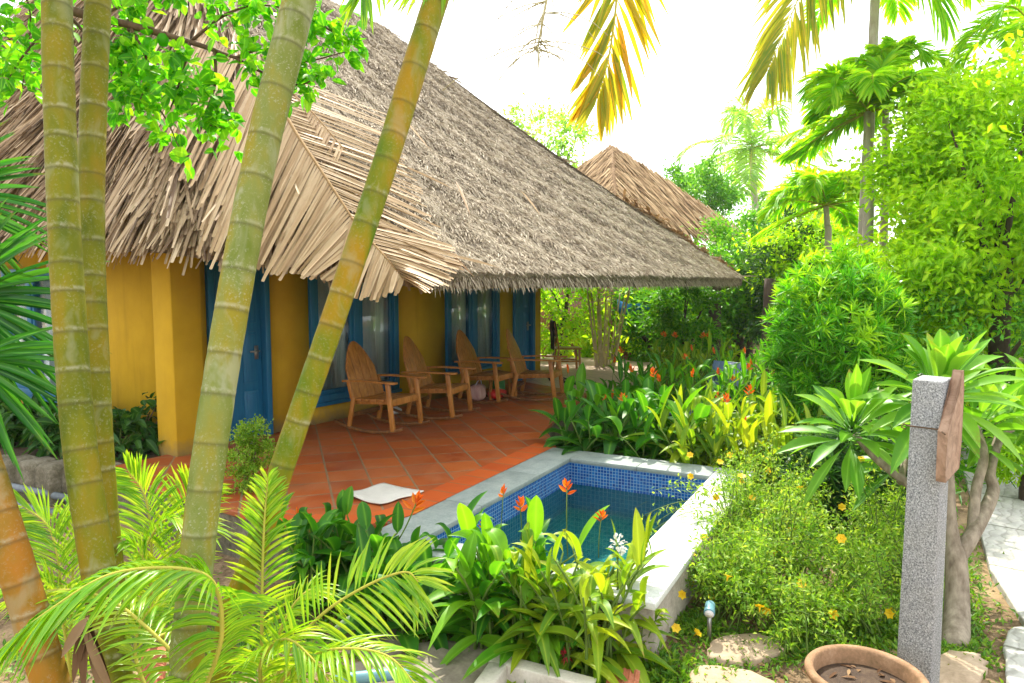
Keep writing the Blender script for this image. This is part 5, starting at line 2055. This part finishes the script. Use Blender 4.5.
def crown_fronds(t, top, n, Lr, leaf, seed, el=(20, 75), leaflet=.5, W=.03, nl=46, az=None, droop=.55):
    r = np.random.default_rng(seed)
    for i in range(n):
        a = (i * 2.4 + r.uniform(0, .8)) if az is None else az[i]
        e = R(r.uniform(*el))
        L = Lr * r.uniform(.85, 1.1)
        d = A3((math.cos(a) * math.cos(e), math.sin(a) * math.cos(e), math.sin(e)))
        p1 = top + d * L * .5
        p2 = top + d * L * .85 - ZUP * L * .12
        p3 = top + A3((d[0], d[1], 0)) * L * 1.0 + ZUP * (d[2] * L * .6 - L * droop * .6)
        m_ = MB()
        pts = frond(m_, bez(top, p1, p2, 20, p3), nl, leaflet, W, 55, .35, .25, tint=(.1, .8), segs=4)
        f_ = m_.build('frond', leaf, t)
        MB().tube(pts, np.linspace(.018, .004, len(pts)), 5).build('rachis', 'rachis', f_)


crown_fronds(pa, pa_p[-1], 6, 1.5, 'leaf_palm', 91, (35, 75))
crown_fronds(pb_, pb_p[-1], 6, 1.5, 'leaf_palm', 92, (35, 75))
crown_fronds(pc_, pc_p[-1], 5, 1.6, 'leaf_palm', 93, (40, 75))
crown_fronds(pd_, pd_p[-1], 5, 1.6, 'leaf_palm', 94, (45, 78))
crown_fronds(pe_, pe_p[-1], 5, 1.5, 'leaf_palm', 95, (35, 75))


def px_frond(t, px, nl, L, W, leaf, name='frond', rach='rachis', seed=0, r0=.012, **kw):
    global rng
    sv = rng
    rng = np.random.default_rng(seed + 500)
    m_ = MB()
    pts = frond(m_, [at(*p) for p in px], nl, L, W, **kw)
    rng = sv
    f_ = m_.build(name, leaf, t)
    MB().tube(pts, np.linspace(r0, .003, len(pts)), 6).build('rachis', rach, f_)
    return f_


# yellowing frond that hangs into the sky, dry flower stalk, small green tip
pdt = pd_p[-1]
px_frond(pd_, [(535, -290, 3.7), (590, -250, 3.6), (612, -130, 3.55), (618, -30, 3.5), (610, 50, 3.5), (597, 98, 3.5)], 58, .44, .034, 'leaf_gold', seed=1, ang=46, ang_end=20, droop=.10, lift=.0, up=tuple(-FW * .9 + RT * .35), tint=(.05, .95), jitter=.04)
m_ = MB()
rs = np.random.default_rng(9)
rp = resample([pdt - ZUP * .15, at(560, -150, 3.5), at(556, -60, 3.48), at(541, 30, 3.47), at(536, 52, 3.47)], 30)
m_.tube(rp, np.linspace(.014, .003, 30), 6)
for k in range(60):
    b = rp[int(rs.uniform(12, 29))]
    d = A3((0, 0, -1)) * rs.uniform(.1, .6) + RT * rs.normal(0, .8) + FW * rs.normal(0, .5)
    L = rs.uniform(.1, .32)
    m_.tube(bez(b, b + d * L * .6 + ZUP * .02, b + d * L - ZUP * L * .4, 5), np.linspace(.0032, .0016, 5), 4)
m_.build('flower_stalk', 'rachis_pale', pd_)
px_frond(pc_, [(385, -380, 3.1), (400, -300, 3.0), (395, -160, 2.95), (372, -40, 2.95), (362, -5, 2.95)], 22, .26, .02, 'leaf_palm', seed=2, ang=40, ang_end=20, droop=.25, lift=.0, up=tuple(-FW), tint=(.1, .7))
px_frond(pd_, [(535, -290, 3.7), (520, -200, 3.4), (480, -90, 3.3), (440, -25, 3.3), (400, -8, 3.3)], 26, .2, .02, 'leaf_palm', seed=3, ang=45, ang_end=25, droop=.3, lift=.0, up=tuple(-FW + ZUP * .3), tint=(.2, .9))

# ---- young areca clumps at the foot of the trunks
yp = [
    ('young areca palm with one long glossy frond arching over the trunk feet', (2.05, 2.95), [
        ([(205, 690, 2.25), (222, 630, 2.2), (205, 575, 2.15), (120, 572, 2.08), (50, 610, 2.02), (-5, 655, 2.0)], 92, .225, .0185, dict(ang=64, ang_end=40, droop=.5, lift=.05, up=(0, 0, 1), tint=(.15, .55), jitter=.03)),
        ([(205, 690, 2.3), (160, 640, 2.4), (110, 600, 2.5), (60, 590, 2.6), (10, 600, 2.7)], 50, .20, .0155, dict(ang=55, droop=.4, lift=.1, tint=(.3, .9))),
        ([(150, 700, 2.5), (135, 650, 2.55), (150, 610, 2.6), (180, 590, 2.65)], 26, .14, .016, dict(ang=50, droop=.4, lift=.1, tint=(.3, .9)))]),
    ('young areca palm with a comb-like frond reaching toward the pool plants', (2.62, 2.9), [
        ([(272, 690, 2.75), (290, 650, 2.75), (325, 612, 2.72), (370, 584, 2.7), (405, 572, 2.68), (418, 582, 2.66)], 38, .26, .0165, dict(ang=62, ang_end=36, droop=.28, lift=.1, up=tuple(ZUP * .55 - FW * .8), tint=(.25, .85), jitter=.03)),
        ([(268, 700, 2.7), (290, 672, 2.6), (330, 650, 2.5), (385, 655, 2.42), (420, 690, 2.38)], 50, .22, .0155, dict(ang=58, droop=.4, lift=.1, up=(0, 0, 1), tint=(.25, .85))),
        ([(262, 700, 2.7), (262, 660, 2.6), (290, 640, 2.5), (340, 690, 2.4)], 42, .22, .0155, dict(ang=58, droop=.4, lift=.12, tint=(.25, .85)))]),
    ('young areca palm with yellow green fronds beneath the two leaning trunks', (2.75, 3.35), [
        ([(262, 680, 2.9), (262, 600, 2.9), (264, 530, 2.92), (268, 478, 2.95)], 52, .19, .014, dict(ang=58, ang_end=30, droop=.25, lift=.1, up=tuple(-FW), tint=(.25, .85))),
        ([(262, 690, 2.8), (285, 620, 2.85), (310, 590, 2.9), (330, 600, 2.95)], 40, .18, .014, dict(ang=55, droop=.4, lift=.15, tint=(.2, .85)))]),
    ('young areca palm between the twin trunks and the thick leaning trunk', (2.6, 4.3), [
        ([(150, 640, 3.4), (152, 560, 3.45), (146, 500, 3.5), (128, 470, 3.5)], 52, .30, .0155, dict(ang=55, ang_end=28, droop=.3, lift=.15, up=tuple(-FW), tint=(.2, .9))),
        ([(155, 640, 3.4), (172, 560, 3.45), (186, 505, 3.5), (196, 488, 3.5)], 52, .30, .0155, dict(ang=55, ang_end=28, droop=.3, lift=.15, up=tuple(-FW), tint=(.3, 1.))),
        ([(150, 640, 3.3), (140, 570, 3.3), (165, 520, 3.3), (205, 530, 3.25)], 47, .28, .0155, dict(ang=55, droop=.4, lift=.15, tint=(.2, .85))),
        ([(150, 640, 3.2), (150, 580, 3.15), (130, 545, 3.1), (105, 560, 3.0)], 42, .24, .0155, dict(ang=55, droop=.4, lift=.15, tint=(.2, .85)))]),
    ('young areca palm left of the twin trunks by the grey pipes', (2.1, 4.6), [
        ([(70, 680, 3.4), (62, 590, 3.4), (50, 530, 3.45), (22, 505, 3.5)], 52, .30, .0155, dict(ang=55, ang_end=28, droop=.3, lift=.15, up=tuple(-FW), tint=(.1, .8))),
        ([(70, 680, 3.4), (72, 600, 3.4), (76, 540, 3.45), (92, 500, 3.5)], 50, .28, .0155, dict(ang=55, ang_end=28, droop=.3, lift=.15, up=tuple(-FW), tint=(.1, .8))),
        ([(72, 680, 3.3), (60, 610, 3.25), (40, 580, 3.2), (5, 590, 3.15)], 45, .26, .0155, dict(ang=55, droop=.4, lift=.15, tint=(.3, .9)))])]
for i, (lab, (x, y), frs) in enumerate(yp):
    t = thing('young_palm', lab, 'palm', (x, y, GZ), 'young areca palms at the foot of the trunks')
    for j, (px, nl, L, W, kw) in enumerate(frs):
        px_frond(t, px, nl, L, W, 'leaf_palm', seed=i * 10 + j, r0=.008, **kw)
    # leaf stalks rising from the soil
    m_ = MB()
    for (px, *_r) in frs:
        p = at(*px[0])
        m_.tube(bez((x, y, GZ - .03), (x * .5 + p[0] * .5, y * .5 + p[1] * .5, (GZ + p[2]) / 2), p, 7), np.linspace(.014, .008, 7), 6)
    m_.build('leaf_stalk', 'rachis', t, smooth=True)
# withered leaf at the foot
t = thing('dry_frond', 'withered brown palm leaf hanging at the foot of the twin trunks', 'dead leaf', tuple(at(95, 640, 2.35)))
m_ = MB()
a = at(86, 618, 2.4)
for k, (px, py) in enumerate(((70, 690), (84, 700), (98, 700), (112, 690), (60, 660), (120, 700))):
    e = at(px, py, 2.33)
    m_.blades(a + rng.normal(0, .01, 3), e - a, -FW, np.linalg.norm(e - a), .035, -.02, 6, .4, 'lance', rnd(0, 1))
m_.build('leaflet', 'dead_leaf', t)
MB().tube([a, a - ZUP * .05 + RT * .02, at(100, 690, 2.36)], .006, 5).build('rachis', 'rachis_dry', t)

# ---- fan palm on the left
fpb = A3((1.35, 4.9, GZ))
t = thing('fan_palm', 'dark glossy fan palm reaching in from the left edge behind the trunks', 'palm', tuple(fpb))
for k, (hx, hy, hd, a0, a1, Lf, n, sd) in enumerate(((-40, 300, 4.2, -75, 70, .85, 34, 1), (-60, 200, 4.4, -40, 80, .75, 26, 2), (-30, 360, 4.0, -95, 25, .62, 24, 3))):
    r = np.random.default_rng(sd)
    hub = at(hx, hy, hd)
    m_ = MB()
    aa = np.radians(np.linspace(a0, a1, n))
    d = np.cos(aa)[:, None] * RT + np.sin(aa)[:, None] * UP + FW * (-.10 + .18 * r.normal(size=(n, 1)) * .6)
    m_.blades(hub + d * .05, d, -FW + UP * .4 + r.normal(0, .15, (n, 3)), Lf * r.uniform(.85, 1.08, n) * (.75 + .25 * np.cos(aa * .8)), r.uniform(.032, .05, n), r.uniform(.1, .28, n), 6, .5, 'lance', r.uniform(.0, .75, n))
    f_ = m_.build('fan_leaf', 'leaf_fan', t)
    MB().tube(bez(fpb, (fpb + hub) / 2 + ZUP * .3 - RT * .15, hub + RT * .06, 10), np.linspace(.016, .009, 10), 7).build('leaf_stalk', 'stem', f_)

# ---- leafy branch hanging in at top left
tb = A3((.55, 5.4, GZ))
bt = thing('overhanging_tree', 'round leaved tree whose branch hangs in front of the thatch at top left', 'tree', tuple(tb))
m_ = MB()
br = [at(-260, -160, 4.3), at(-60, -70, 4.1), at(60, 5, 4.0), at(130, 25, 3.9), at(190, 42, 3.85), at(236, 58, 3.8)]
fork = at(-330, -120, 4.6)
m_.tube(resample([tb, tb + A3((-.05, .05, 1.3)), fork], 12), np.linspace(.12, .07, 12), 10)
m_.tube(resample([fork] + br, 24), np.linspace(.045, .008, 24), 8)
subs = [[(60, 5, 4.0), (40, 35, 3.95), (20, 60, 3.9), (8, 80, 3.9)], [(130, 25, 3.9), (150, 70, 3.85), (140, 100, 3.8)], [(60, 5, 4.0), (110, 60, 4.0), (160, 110, 3.95), (180, 150, 3.9)],
        [(190, 42, 3.85), (225, 15, 3.8), (260, 5, 3.8), (300, 12, 3.9)], [(236, 58, 3.8), (262, 50, 3.8), (300, 62, 3.85), (345, 52, 3.9)], [(215, 50, 3.82), (215, 85, 3.8), (205, 120, 3.8), (222, 128, 3.8)],
        [(100, 15, 4.0), (150, -5, 4.0), (200, -20, 4.0)], [(-60, -70, 4.1), (-20, 0, 4.1), (10, 40, 4.1)], [(60, 5, 4.0), (70, -30, 4.0), (110, -50, 4.0)], [(236, 58, 3.8), (268, 75, 3.85), (300, 85, 3.9), (322, 72, 3.9)],
        [(-60, -70, 4.1), (0, -30, 4.2), (30, 10, 4.2), (22, 90, 4.2)], [(-100, -60, 4.2), (-30, 20, 4.25), (-10, 60, 4.25)],
        [(130, 25, 3.9), (120, 60, 3.92), (128, 100, 3.92)], [(190, 42, 3.85), (180, 80, 3.8), (170, 110, 3.8)], [(300, 12, 3.9), (330, 30, 3.92), (352, 42, 3.95)]]
lf = MB()
r = np.random.default_rng(17)
for s_ in subs:
    P = resample([at(*q) for q in s_], 14)
    m_.tube(P, np.linspace(.010, .003, 14), 5)
    for k in range(46):
        i = int(r.uniform(2, 14))
        b = P[i] + r.normal(0, .055, 3)
        n = 3
        d = norm(r.normal(size=(n, 3)) + A3((0, 0, -.25)))
        lf.blades(b + d * .015, d, ZUP * .7 - FW * .3 + r.normal(0, .55, (n, 3)), r.uniform(.045, .09, n), r.uniform(.036, .066, n), .15, 4, r.uniform(.05, .25, n), 'oval', np.clip(r.uniform(.05, .9, n), 0, 1))
m_.build('branch', 'twig', bt, smooth=True)
lf.build('foliage', 'leaf_branch', bt)
m_ = MB()   # two round green fruit
for p in (at(163, 40, 3.86), at(149, 44, 3.88)):
    m_.lathe([(0.001, .036), (.018, .031), (.03, .012), (.031, -.008), (.02, -.03), (0.001, -.036)], p, 14)
m_.build('fruit', 'leaf_branch', bt, smooth=True)

# ---- background: palms
def betel(label, px_base, d, top_px, seed, n, Lr, leaflet, W, r0, leaf='leaf_betel', mat='trunk_far', group='slender palms behind the hedge', az=None, el=(5, 75), droop=.5, nl=40):
    p0, p1 = at(px_base[0], px_base[1], d), at(top_px[0], top_px[1], d)
    base = A3((p0[0], p0[1], GZ))
    t = thing('palm_tree', label, 'palm tree', tuple(base), group)
    m_ = MB()
    pts = resample([base, p0, (p0 + p1) / 2 + A3((.03, 0, 0)), p1], 30)
    m_.tube(pts, np.linspace(r0 * 1.15, r0 * .8, 30) * (1 + .04 * (np.arange(30) % 2)), 10)
    m_.build('trunk', mat, t, smooth=True)
    crown_fronds(t, p1, n, Lr, leaf, seed, el, leaflet, W, nl, az, droop)
    return t, p1


t1, top1 = betel('tall slender palm with its drooping orange edged frond high in the sky', (864, 230), 11.5, (876, -22), 101, 13, 1.7, .6, .055, .085, el=(0, 60), nl=50)
px_frond(t1, [(880, -80, 11.5), (850, -70, 11.2), (815, -35, 10.9), (785, 30, 10.7), (768, 70, 10.6)], 46, 1.1, .075, 'leaf_gold', seed=31, r0=.025, ang=48, ang_end=15, droop=.35, lift=.0, up=tuple(-FW * .7 + UP * .5), tint=(.0, .5))
px_frond(t1, [(880, -70, 11.5), (900, -50, 11.3), (930, -20, 11.2), (945, 15, 11.2)], 36, .8, .06, 'leaf_betel', seed=32, r0=.02, ang=48, ang_end=15, droop=.35, lift=.0, up=tuple(-FW * .7 + UP * .5), tint=(.1, .8))
betel('shorter green palm with a full crown in front of its taller neighbour', (868, 230), 11.0, (868, 112), 102, 18, 1.3, .55, .065, .075, el=(-25, 78), droop=.45, nl=50)
betel('thin palm standing just right of the full green crown', (884, 230), 11.8, (886, 82), 103, 12, 1.1, .42, .055, .06, el=(-15, 70), nl=50)
betel('low yellow green palm left of the slender trunks', (828, 245), 13.5, (826, 206), 104, 16, 1.3, .45, .055, .06, 'leaf_betel', el=(-20, 70), nl=48)
betel('half hidden palm with fronds behind the leafy hedge at far right', (1040, 200), 10, (1046, 48), 105, 12, 1.3, .5, .05, .07, el=(-10, 70))
tc, topc = betel('distant tall coconut palm against the white sky', (756, 235), 34, (752, 148), 106, 0, 1, 1, 1, .17, 'leaf_hazed', group='palms far behind the garden')
crown_fronds(tc, topc, 26, 3.9, 'leaf_hazed', 107, (-45, 80), 1.0, .085, 36, None, .5)
tc, topc = betel('distant pale palm at the left of the slender palms', (800, 250), 36, (800, 205), 108, 0, 1, 1, 1, .15, 'leaf_hazed', group='palms far behind the garden')
crown_fronds(tc, topc, 18, 2.6, 'leaf_hazed', 109, (-40, 75), .8, .10, 36, None, .5)

# ---- background: trees and shrubs
def bgtree(lab, px, py, d, rx, rz_, n, L, leaf, seed, name='tree', cat='tree', clumps=34, r0=.1, bark='bark_dark', wr=.45, cr=.24, lumps=.22, ry=None, **kw):
    c = at(px, py, d)
    base = A3((c[0], c[1], GZ))
    return tree(name, cat, lab, base, c, (rx, ry or rx, rz_), n, (L * .7, L * 1.25), (L * wr * .7, L * wr * 1.2), leaf, bark, r0, clumps, seed=seed, cr=cr, lumps=lumps, **kw)


bgtree('feathery pale tree top behind the bungalow roof, cut off by the thatch', 548, 135, 30, 1.9, 1.3, 2600, .22, 'leaf_hazed', 201, clumps=26)
bgtree('rounded dense tree between the hut and the coconut palm', 692, 200, 30, 1.7, 1.5, 7000, .2, 'leaf_mid', 202, clumps=60, cr=.2)
bgtree('greyish distant tree right of the slender palms', 930, 150, 34, 2.6, 2.2, 3800, .26, 'leaf_hazed', 203)
bgtree('low pale tree in the far background left of the slender palms', 790, 222, 46, 2.6, 1.4, 2600, .35, 'leaf_hazed', 208)
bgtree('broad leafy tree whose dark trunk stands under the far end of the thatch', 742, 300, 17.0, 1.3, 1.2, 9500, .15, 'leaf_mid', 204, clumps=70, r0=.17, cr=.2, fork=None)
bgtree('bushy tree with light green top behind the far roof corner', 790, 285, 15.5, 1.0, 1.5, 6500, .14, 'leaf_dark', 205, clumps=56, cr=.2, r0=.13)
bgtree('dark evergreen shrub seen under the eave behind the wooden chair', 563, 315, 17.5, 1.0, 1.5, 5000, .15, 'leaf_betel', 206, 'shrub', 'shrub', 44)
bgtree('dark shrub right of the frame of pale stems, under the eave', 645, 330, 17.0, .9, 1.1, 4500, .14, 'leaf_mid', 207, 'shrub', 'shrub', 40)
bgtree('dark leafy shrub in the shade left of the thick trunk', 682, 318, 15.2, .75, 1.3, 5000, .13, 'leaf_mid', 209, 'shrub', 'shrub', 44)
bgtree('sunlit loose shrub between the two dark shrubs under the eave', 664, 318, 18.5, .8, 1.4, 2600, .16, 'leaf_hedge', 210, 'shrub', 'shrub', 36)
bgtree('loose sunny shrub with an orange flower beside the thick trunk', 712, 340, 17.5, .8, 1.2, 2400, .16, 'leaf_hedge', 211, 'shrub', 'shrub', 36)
# big bright hedge-like tree at right, several
bgtree('tall bright yellow green leafy tree filling the right edge', 1014, 200, 9.2, 1.45, 1.85, 26000, .125, 'leaf_hedge', 221, clumps=90, r0=.12, cr=.2, wr=.5, lumps=.3)
bgtree('bright leafy tree just left of the tallest tree at the right edge', 978, 262, 10.2, .95, 1.1, 17000, .115, 'leaf_hedge', 222, clumps=70, r0=.08, cr=.2, wr=.5, lumps=.3)
bgtree('shaded creeper covered shrub behind the frangipani at right', 1000, 335, 8.6, 1.0, .8, 7000, .09, 'leaf_mid', 223, 'shrub', 'shrub', 60, r0=.1, cr=.2)
bgtree('lemon green bush top above the round shrub', 825, 262, 15.5, 1.5, .9, 6500, .13, 'leaf_hedge', 224, 'shrub', 'shrub', 60, cr=.2)
bgtree('light green domed bush rising above the far roof corner', 752, 268, 18.5, 1.55, 1.35, 11000, .13, 'leaf_mid', 225, 'shrub', 'shrub', 70, cr=.2)
bgtree('dense bush filling the gap right of the round shrub', 905, 330, 9.6, .9, 1.1, 6500, .10, 'leaf_hedge', 226, 'shrub', 'shrub', 56, cr=.2)
bgtree('small bright bush at the far right beside the path', 1035, 425, 7.2, .4, .55, 2600, .08, 'leaf_hedge', 227, 'shrub', 'shrub', 30)
# brown posts / trunks behind
for i, (px, py0, d, r_, lab) in enumerate(((715, 300, 15.0, .15, 'thick dark bare post under the far corner of the thatch'), (1000, 330, 9.0, .13, 'brown trunk showing through the creeper at right'), (768, 330, 12.6, .12, 'dark bare stump behind the orange flowers at right'))):
    p = at(px, py0, d)
    b = A3((p[0], p[1], GZ))
    m_ = MB()
    m_.tube(resample([b, (b + p) / 2 + A3((.03, 0, 0)), p, p + A3((.02, 0, .9))], 14), np.linspace(r_, r_ * .8, 14), 10)
    o = m_.build('wooden_post', 'bark_dark', loc=tuple(b), smooth=True)
    tag(o, lab, 'post')
# pale stemmed shrub by the porch
pb2 = at(603, 375, 15.5)
t = thing('pale_stemmed_shrub', 'fan of bare pale upright stems with few yellow leaves under the eave', 'shrub', (pb2[0], pb2[1], GZ))
m_, lf = MB(), MB()
r = np.random.default_rng(77)
for k in range(13):
    x0 = 598 + 12 * (k / 12)
    x1 = 586 + 46 * (k / 12) + r.normal(0, 2)
    p0 = A3((pb2[0], pb2[1], GZ)) + RT * ((x0 - 603) / F * 15.5) + FW * r.normal(0, .12)
    p1 = at(x1, 288 + r.uniform(-4, 12), 15.5 + r.normal(0, .2))
    pts = bez(p0, p0 * .45 + p1 * .55 + A3((0, 0, .1)), p1, 9)
    m_.tube(pts, np.linspace(.032, .016, 9), 6)
    n = 12
    b = pts[r.integers(2, 9, n)]
    lf.blades(b + r.normal(0, .09, (n, 3)), norm(r.normal(size=(n, 3))), ZUP + r.normal(0, .4, (n, 3)), r.uniform(.12, .22, n), r.uniform(.05, .09, n), .2, 3, .2, 'lance', r.uniform(.3, 1, n))
m_.build('stem', 'pale_stem', t, smooth=True)
lf.build('foliage', 'leaf_hedge', t)
# blue cloth hanging far behind
p = at(634, 309, 16.6)
m_ = MB()
n = 14
V = []
for i in range(n):
    u = i / (n - 1)
    for k, z in enumerate((.17, -.17)):
        q = p + RT * (u - .5) * .75 + ZUP * (z + .10 * (2 * u - 1) ** 2 - .05) + FW * .05 * math.sin(u * 17)
        V.append(q)
m_.add(V, [(2 * i, 2 * i + 1, 2 * i + 3, 2 * i + 2) for i in range(n - 1)])
o = m_.build('hanging_cloth', 'bluecloth', loc=tuple(p), smooth=True)
s_ = o.modifiers.new('thick', 'SOLIDIFY'); s_.thickness = .01
tag(o, 'blue cloth hung between the shrubs under the eave', 'cloth')
# far belt of greenery that closes the garden
m_ = MB()
r = np.random.default_rng(300)
n = 70000
aa = r.uniform(-1.5, 1.35, n)
rad_ = r.uniform(24, 34, n)
ang = YAW - aa + 0
hgt = 1.4 + 1.5 * np.abs(np.sin(ang * 9) * np.sin(ang * 23 + 1)) + .5 * np.sin(ang * 41)
z = GZ + (r.uniform(0, 1, n) ** .7) * (hgt + .6)
P = np.stack([rad_ * np.cos(ang), rad_ * np.sin(ang), z], -1) + r.normal(0, .2, (n, 3))
P = P[~((P[:, 1] > 2) & (P[:, 1] < 18) & (P[:, 0] > 2) & (P[:, 0] < 17))]
n = len(P)
tone = np.clip(.5 + .35 * np.sin(P[:, 0] * 1.9 + P[:, 2] * 2) * np.sin(P[:, 1] * 1.7 + 2) + r.normal(0, .2, n), 0, 1)
m_.blades(P, norm(r.normal(size=(n, 3))), ZUP * .6 + r.normal(size=(n, 3)) * .6, r.uniform(.22, .42, n), r.uniform(.1, .2, n), .15, 2, .2, 'oval', tone)
o = m_.build('far_greenery', 'leaf_mid')
o['kind'] = 'stuff'

# ---- ground cover, grass and litter
def cover(name, pts_fn, n, L, W, mat, seed, el=(10, 70), segs=2):
    r = np.random.default_rng(seed)
    P = pts_fn(r, n)
    n = len(P)
    a = r.uniform(0, 6.28, n)
    e = np.radians(r.uniform(*el, n))
    d = np.stack([np.cos(a) * np.cos(e), np.sin(a) * np.cos(e), np.sin(e)], -1)
    m_ = MB()
    m_.blades(P, d, ZUP + r.normal(0, .3, (n, 3)), r.uniform(*L, n), r.uniform(*W, n), .25, segs, .2, 'lance', r.uniform(0, 1, n))
    o = m_.build(name, mat)
    o['kind'] = 'stuff'
    return o


def patches(specs, zoff=-.005):
    def f(r, n):
        out = []
        tot = sum(s[4] for s in specs)
        for (x, y, sx, sy, wgt) in specs:
            k = int(n * wgt / tot)
            q = r.normal(size=(k, 2)) * .5
            out.append(np.stack([x + q[:, 0] * sx, y + q[:, 1] * sy, np.full(k, GZ + zoff)], -1))
        return np.concatenate(out)
    return f


cover('ground_cover', patches([(5.35, .25, .5, .28, 3), (5.9, .3, .6, .3, 3), (6.6, .4, .8, .35, 3), (4.95, .1, .25, .2, 1.2), (5.0, .55, .4, .3, 2), (4.6, .85, .35, .3, 1.5), (4.35, 1.15, .25, .25, .8), (4.4, 1.55, .25, .2, 1.2), (7.6, .8, 1.2, .5, 3), (8.8, 1.4, 1.5, .8, 3)]), 15000, (.03, .09), (.012, .026), 'grass', 401)
cover('low_weeds', patches([(3.5, 2.0, .3, .4, 1.5), (3.35, 2.6, .2, .4, 1.2), (3.25, 3.3, .25, .4, 1.5), (3.75, 1.5, .3, .2, 1.5), (3.9, 1.2, .3, .25, .6), (2.6, 3.6, .7, .7, 3), (2.2, 4.6, .8, .9, 3)]), 6000, (.03, .10), (.012, .03), 'grass', 402)
cover('bed_cover', patches([(7.5, 3., .6, 1.2, 3), (9, 3.4, 1.4, 1.4, 4), (11, 3.6, 1.6, 1.6, 4), (14, 3.4, 2.2, 2.2, 4), (13, .8, 3, 2, 3), (10, .9, 1.6, .8, 3), (16.5, 6, 2.5, 3, 3)]), 16000, (.10, .30), (.02, .05), 'leaf_mid', 403)
cover('leaf_litter', patches([(3.3, 2.6, .3, .9, 2), (4.3, 1.2, .5, .5, 1.5), (2.4, 3.4, .8, .9, 2), (5.1, .5, .7, .6, 2), (4.7, .1, .4, .4, .7)], .004), 900, (.03, .09), (.01, .03), 'dead_leaf', 404, (-4, 14))
# small red flowering herb by the concrete box
p = gz(560, 668)
t = thing('red_flowering_herb', 'small herb with thin pink red flowers behind the concrete box', 'plant', tuple(p))
m_ = MB()
n = 46
b = p + np.stack([rng.normal(0, .05, n), rng.normal(0, .05, n), rnd(.02, .2, n)], -1)
m_.blades(b, rdir(n) + ZUP * .5, ZUP + rdir(n) * .4, rnd(.05, .1, n), rnd(.014, .03, n), .2, 3, .2, 'lance', rnd(.3, 1, n))
m_.build('foliage', 'leaf_helic', t)
m_ = MB()
q = at(566, 656, 4.1)
d = rdir(22) + ZUP * .3
m_.blades(q + d * .01, d, ZUP + rdir(22) * .4, rnd(.03, .06, 22), .007, .2, 3, .2, 'lance', rnd(0, 1, 22))
fo = m_.build('flower', 'flower_red', t)
MB().tube([p, q], .004, 5).build('flower_stalk', 'stem', fo)
# slim leafy herbs in front of the coping end
for i, (px, py, hgt, lab) in enumerate(((478, 640, .42, 'slim small leaved herb before the middle of the pool plants'), (606, 645, .46, 'slim small leaved herb left of the pool wall corner'), (640, 662, .34, 'small yellow green herb in front of the pool wall corner'), (590, 640, .52, 'upright narrow leaved herb between the concrete box and the pool plants'))):
    p = gz(px, py)
    t = thing('garden_herb', lab, 'plant', tuple(p), 'slim herbs in front of the pool plants')
    m_, s_ = MB(), MB()
    for k in range(6):
        e = p + A3((rng.normal(0, .09), rng.normal(0, .09), hgt * rnd(.7, 1.05)))
        pts = bez(p, (p + e) / 2 + A3((0, 0, .05)), e, 8)
        s_.tube(pts, .0035, 4)
        n = 22
        b = pts[rng.integers(1, 8, n)]
        m_.blades(b, norm(rng.normal(size=(n, 3)) + ZUP * .5), ZUP + rng.normal(0, .4, (n, 3)), rnd(.05, .095, n), rnd(.016, .03, n), .25, 4, .2, 'lance', rnd(.2, 1, n))
    m_.build('foliage', 'leaf_helic_y', t)
    s_.build('stem', 'stem', t)
# spray of small leaves hanging over the pool's far end of the coping
p = at(690, 500, 5.85)
t = thing('trailing_herb', 'thin trailing herb with tiny leaves reaching over the white coping', 'plant', (p[0], p[1] - .35, GZ))
m_, s_ = MB(), MB()
for k, (px, py) in enumerate(((655, 490), (672, 484), (645, 515), (690, 488), (660, 520), (640, 540))):
    e = at(px, py, 5.6)
    b0 = A3((p[0], p[1] - .35, GZ))
    pts = bez(b0, b0 + A3((0, .05, .75)), e, 14)
    s_.tube(pts, .003, 4)
    n = 30
    b = pts[rng.integers(7, 14, n)]
    m_.blades(b + rng.normal(0, .03, (n, 3)), norm(rng.normal(size=(n, 3))), ZUP + rng.normal(0, .4, (n, 3)), rnd(.03, .06, n), rnd(.012, .022, n), .2, 3, .2, 'lance', rnd(.3, 1, n))
m_.build('foliage', 'leaf_fine', t)
s_.build('stem', 'stem', t)

# ------------------------------------------------------------------ humid air
k = Nodes('humid air')
k.t.nodes.remove(k.b)
pv = k.n('VolumePrincipled')
pv.inputs['Density'].default_value = .0004
pv.inputs['Color'].default_value = (.92, .96, 1, 1)
pv.inputs['Anisotropy'].default_value = .3
k.l(pv.outputs[0], k.out.inputs['Volume'])
m_ = MB().box((0, 0, 6.4), (212, 212, 17.0))
hz = m_.build('haze', k.m, loc=(0, 0, 6.4))
hz['kind'] = 'stuff'
sc.cycles.volume_bounces = 1
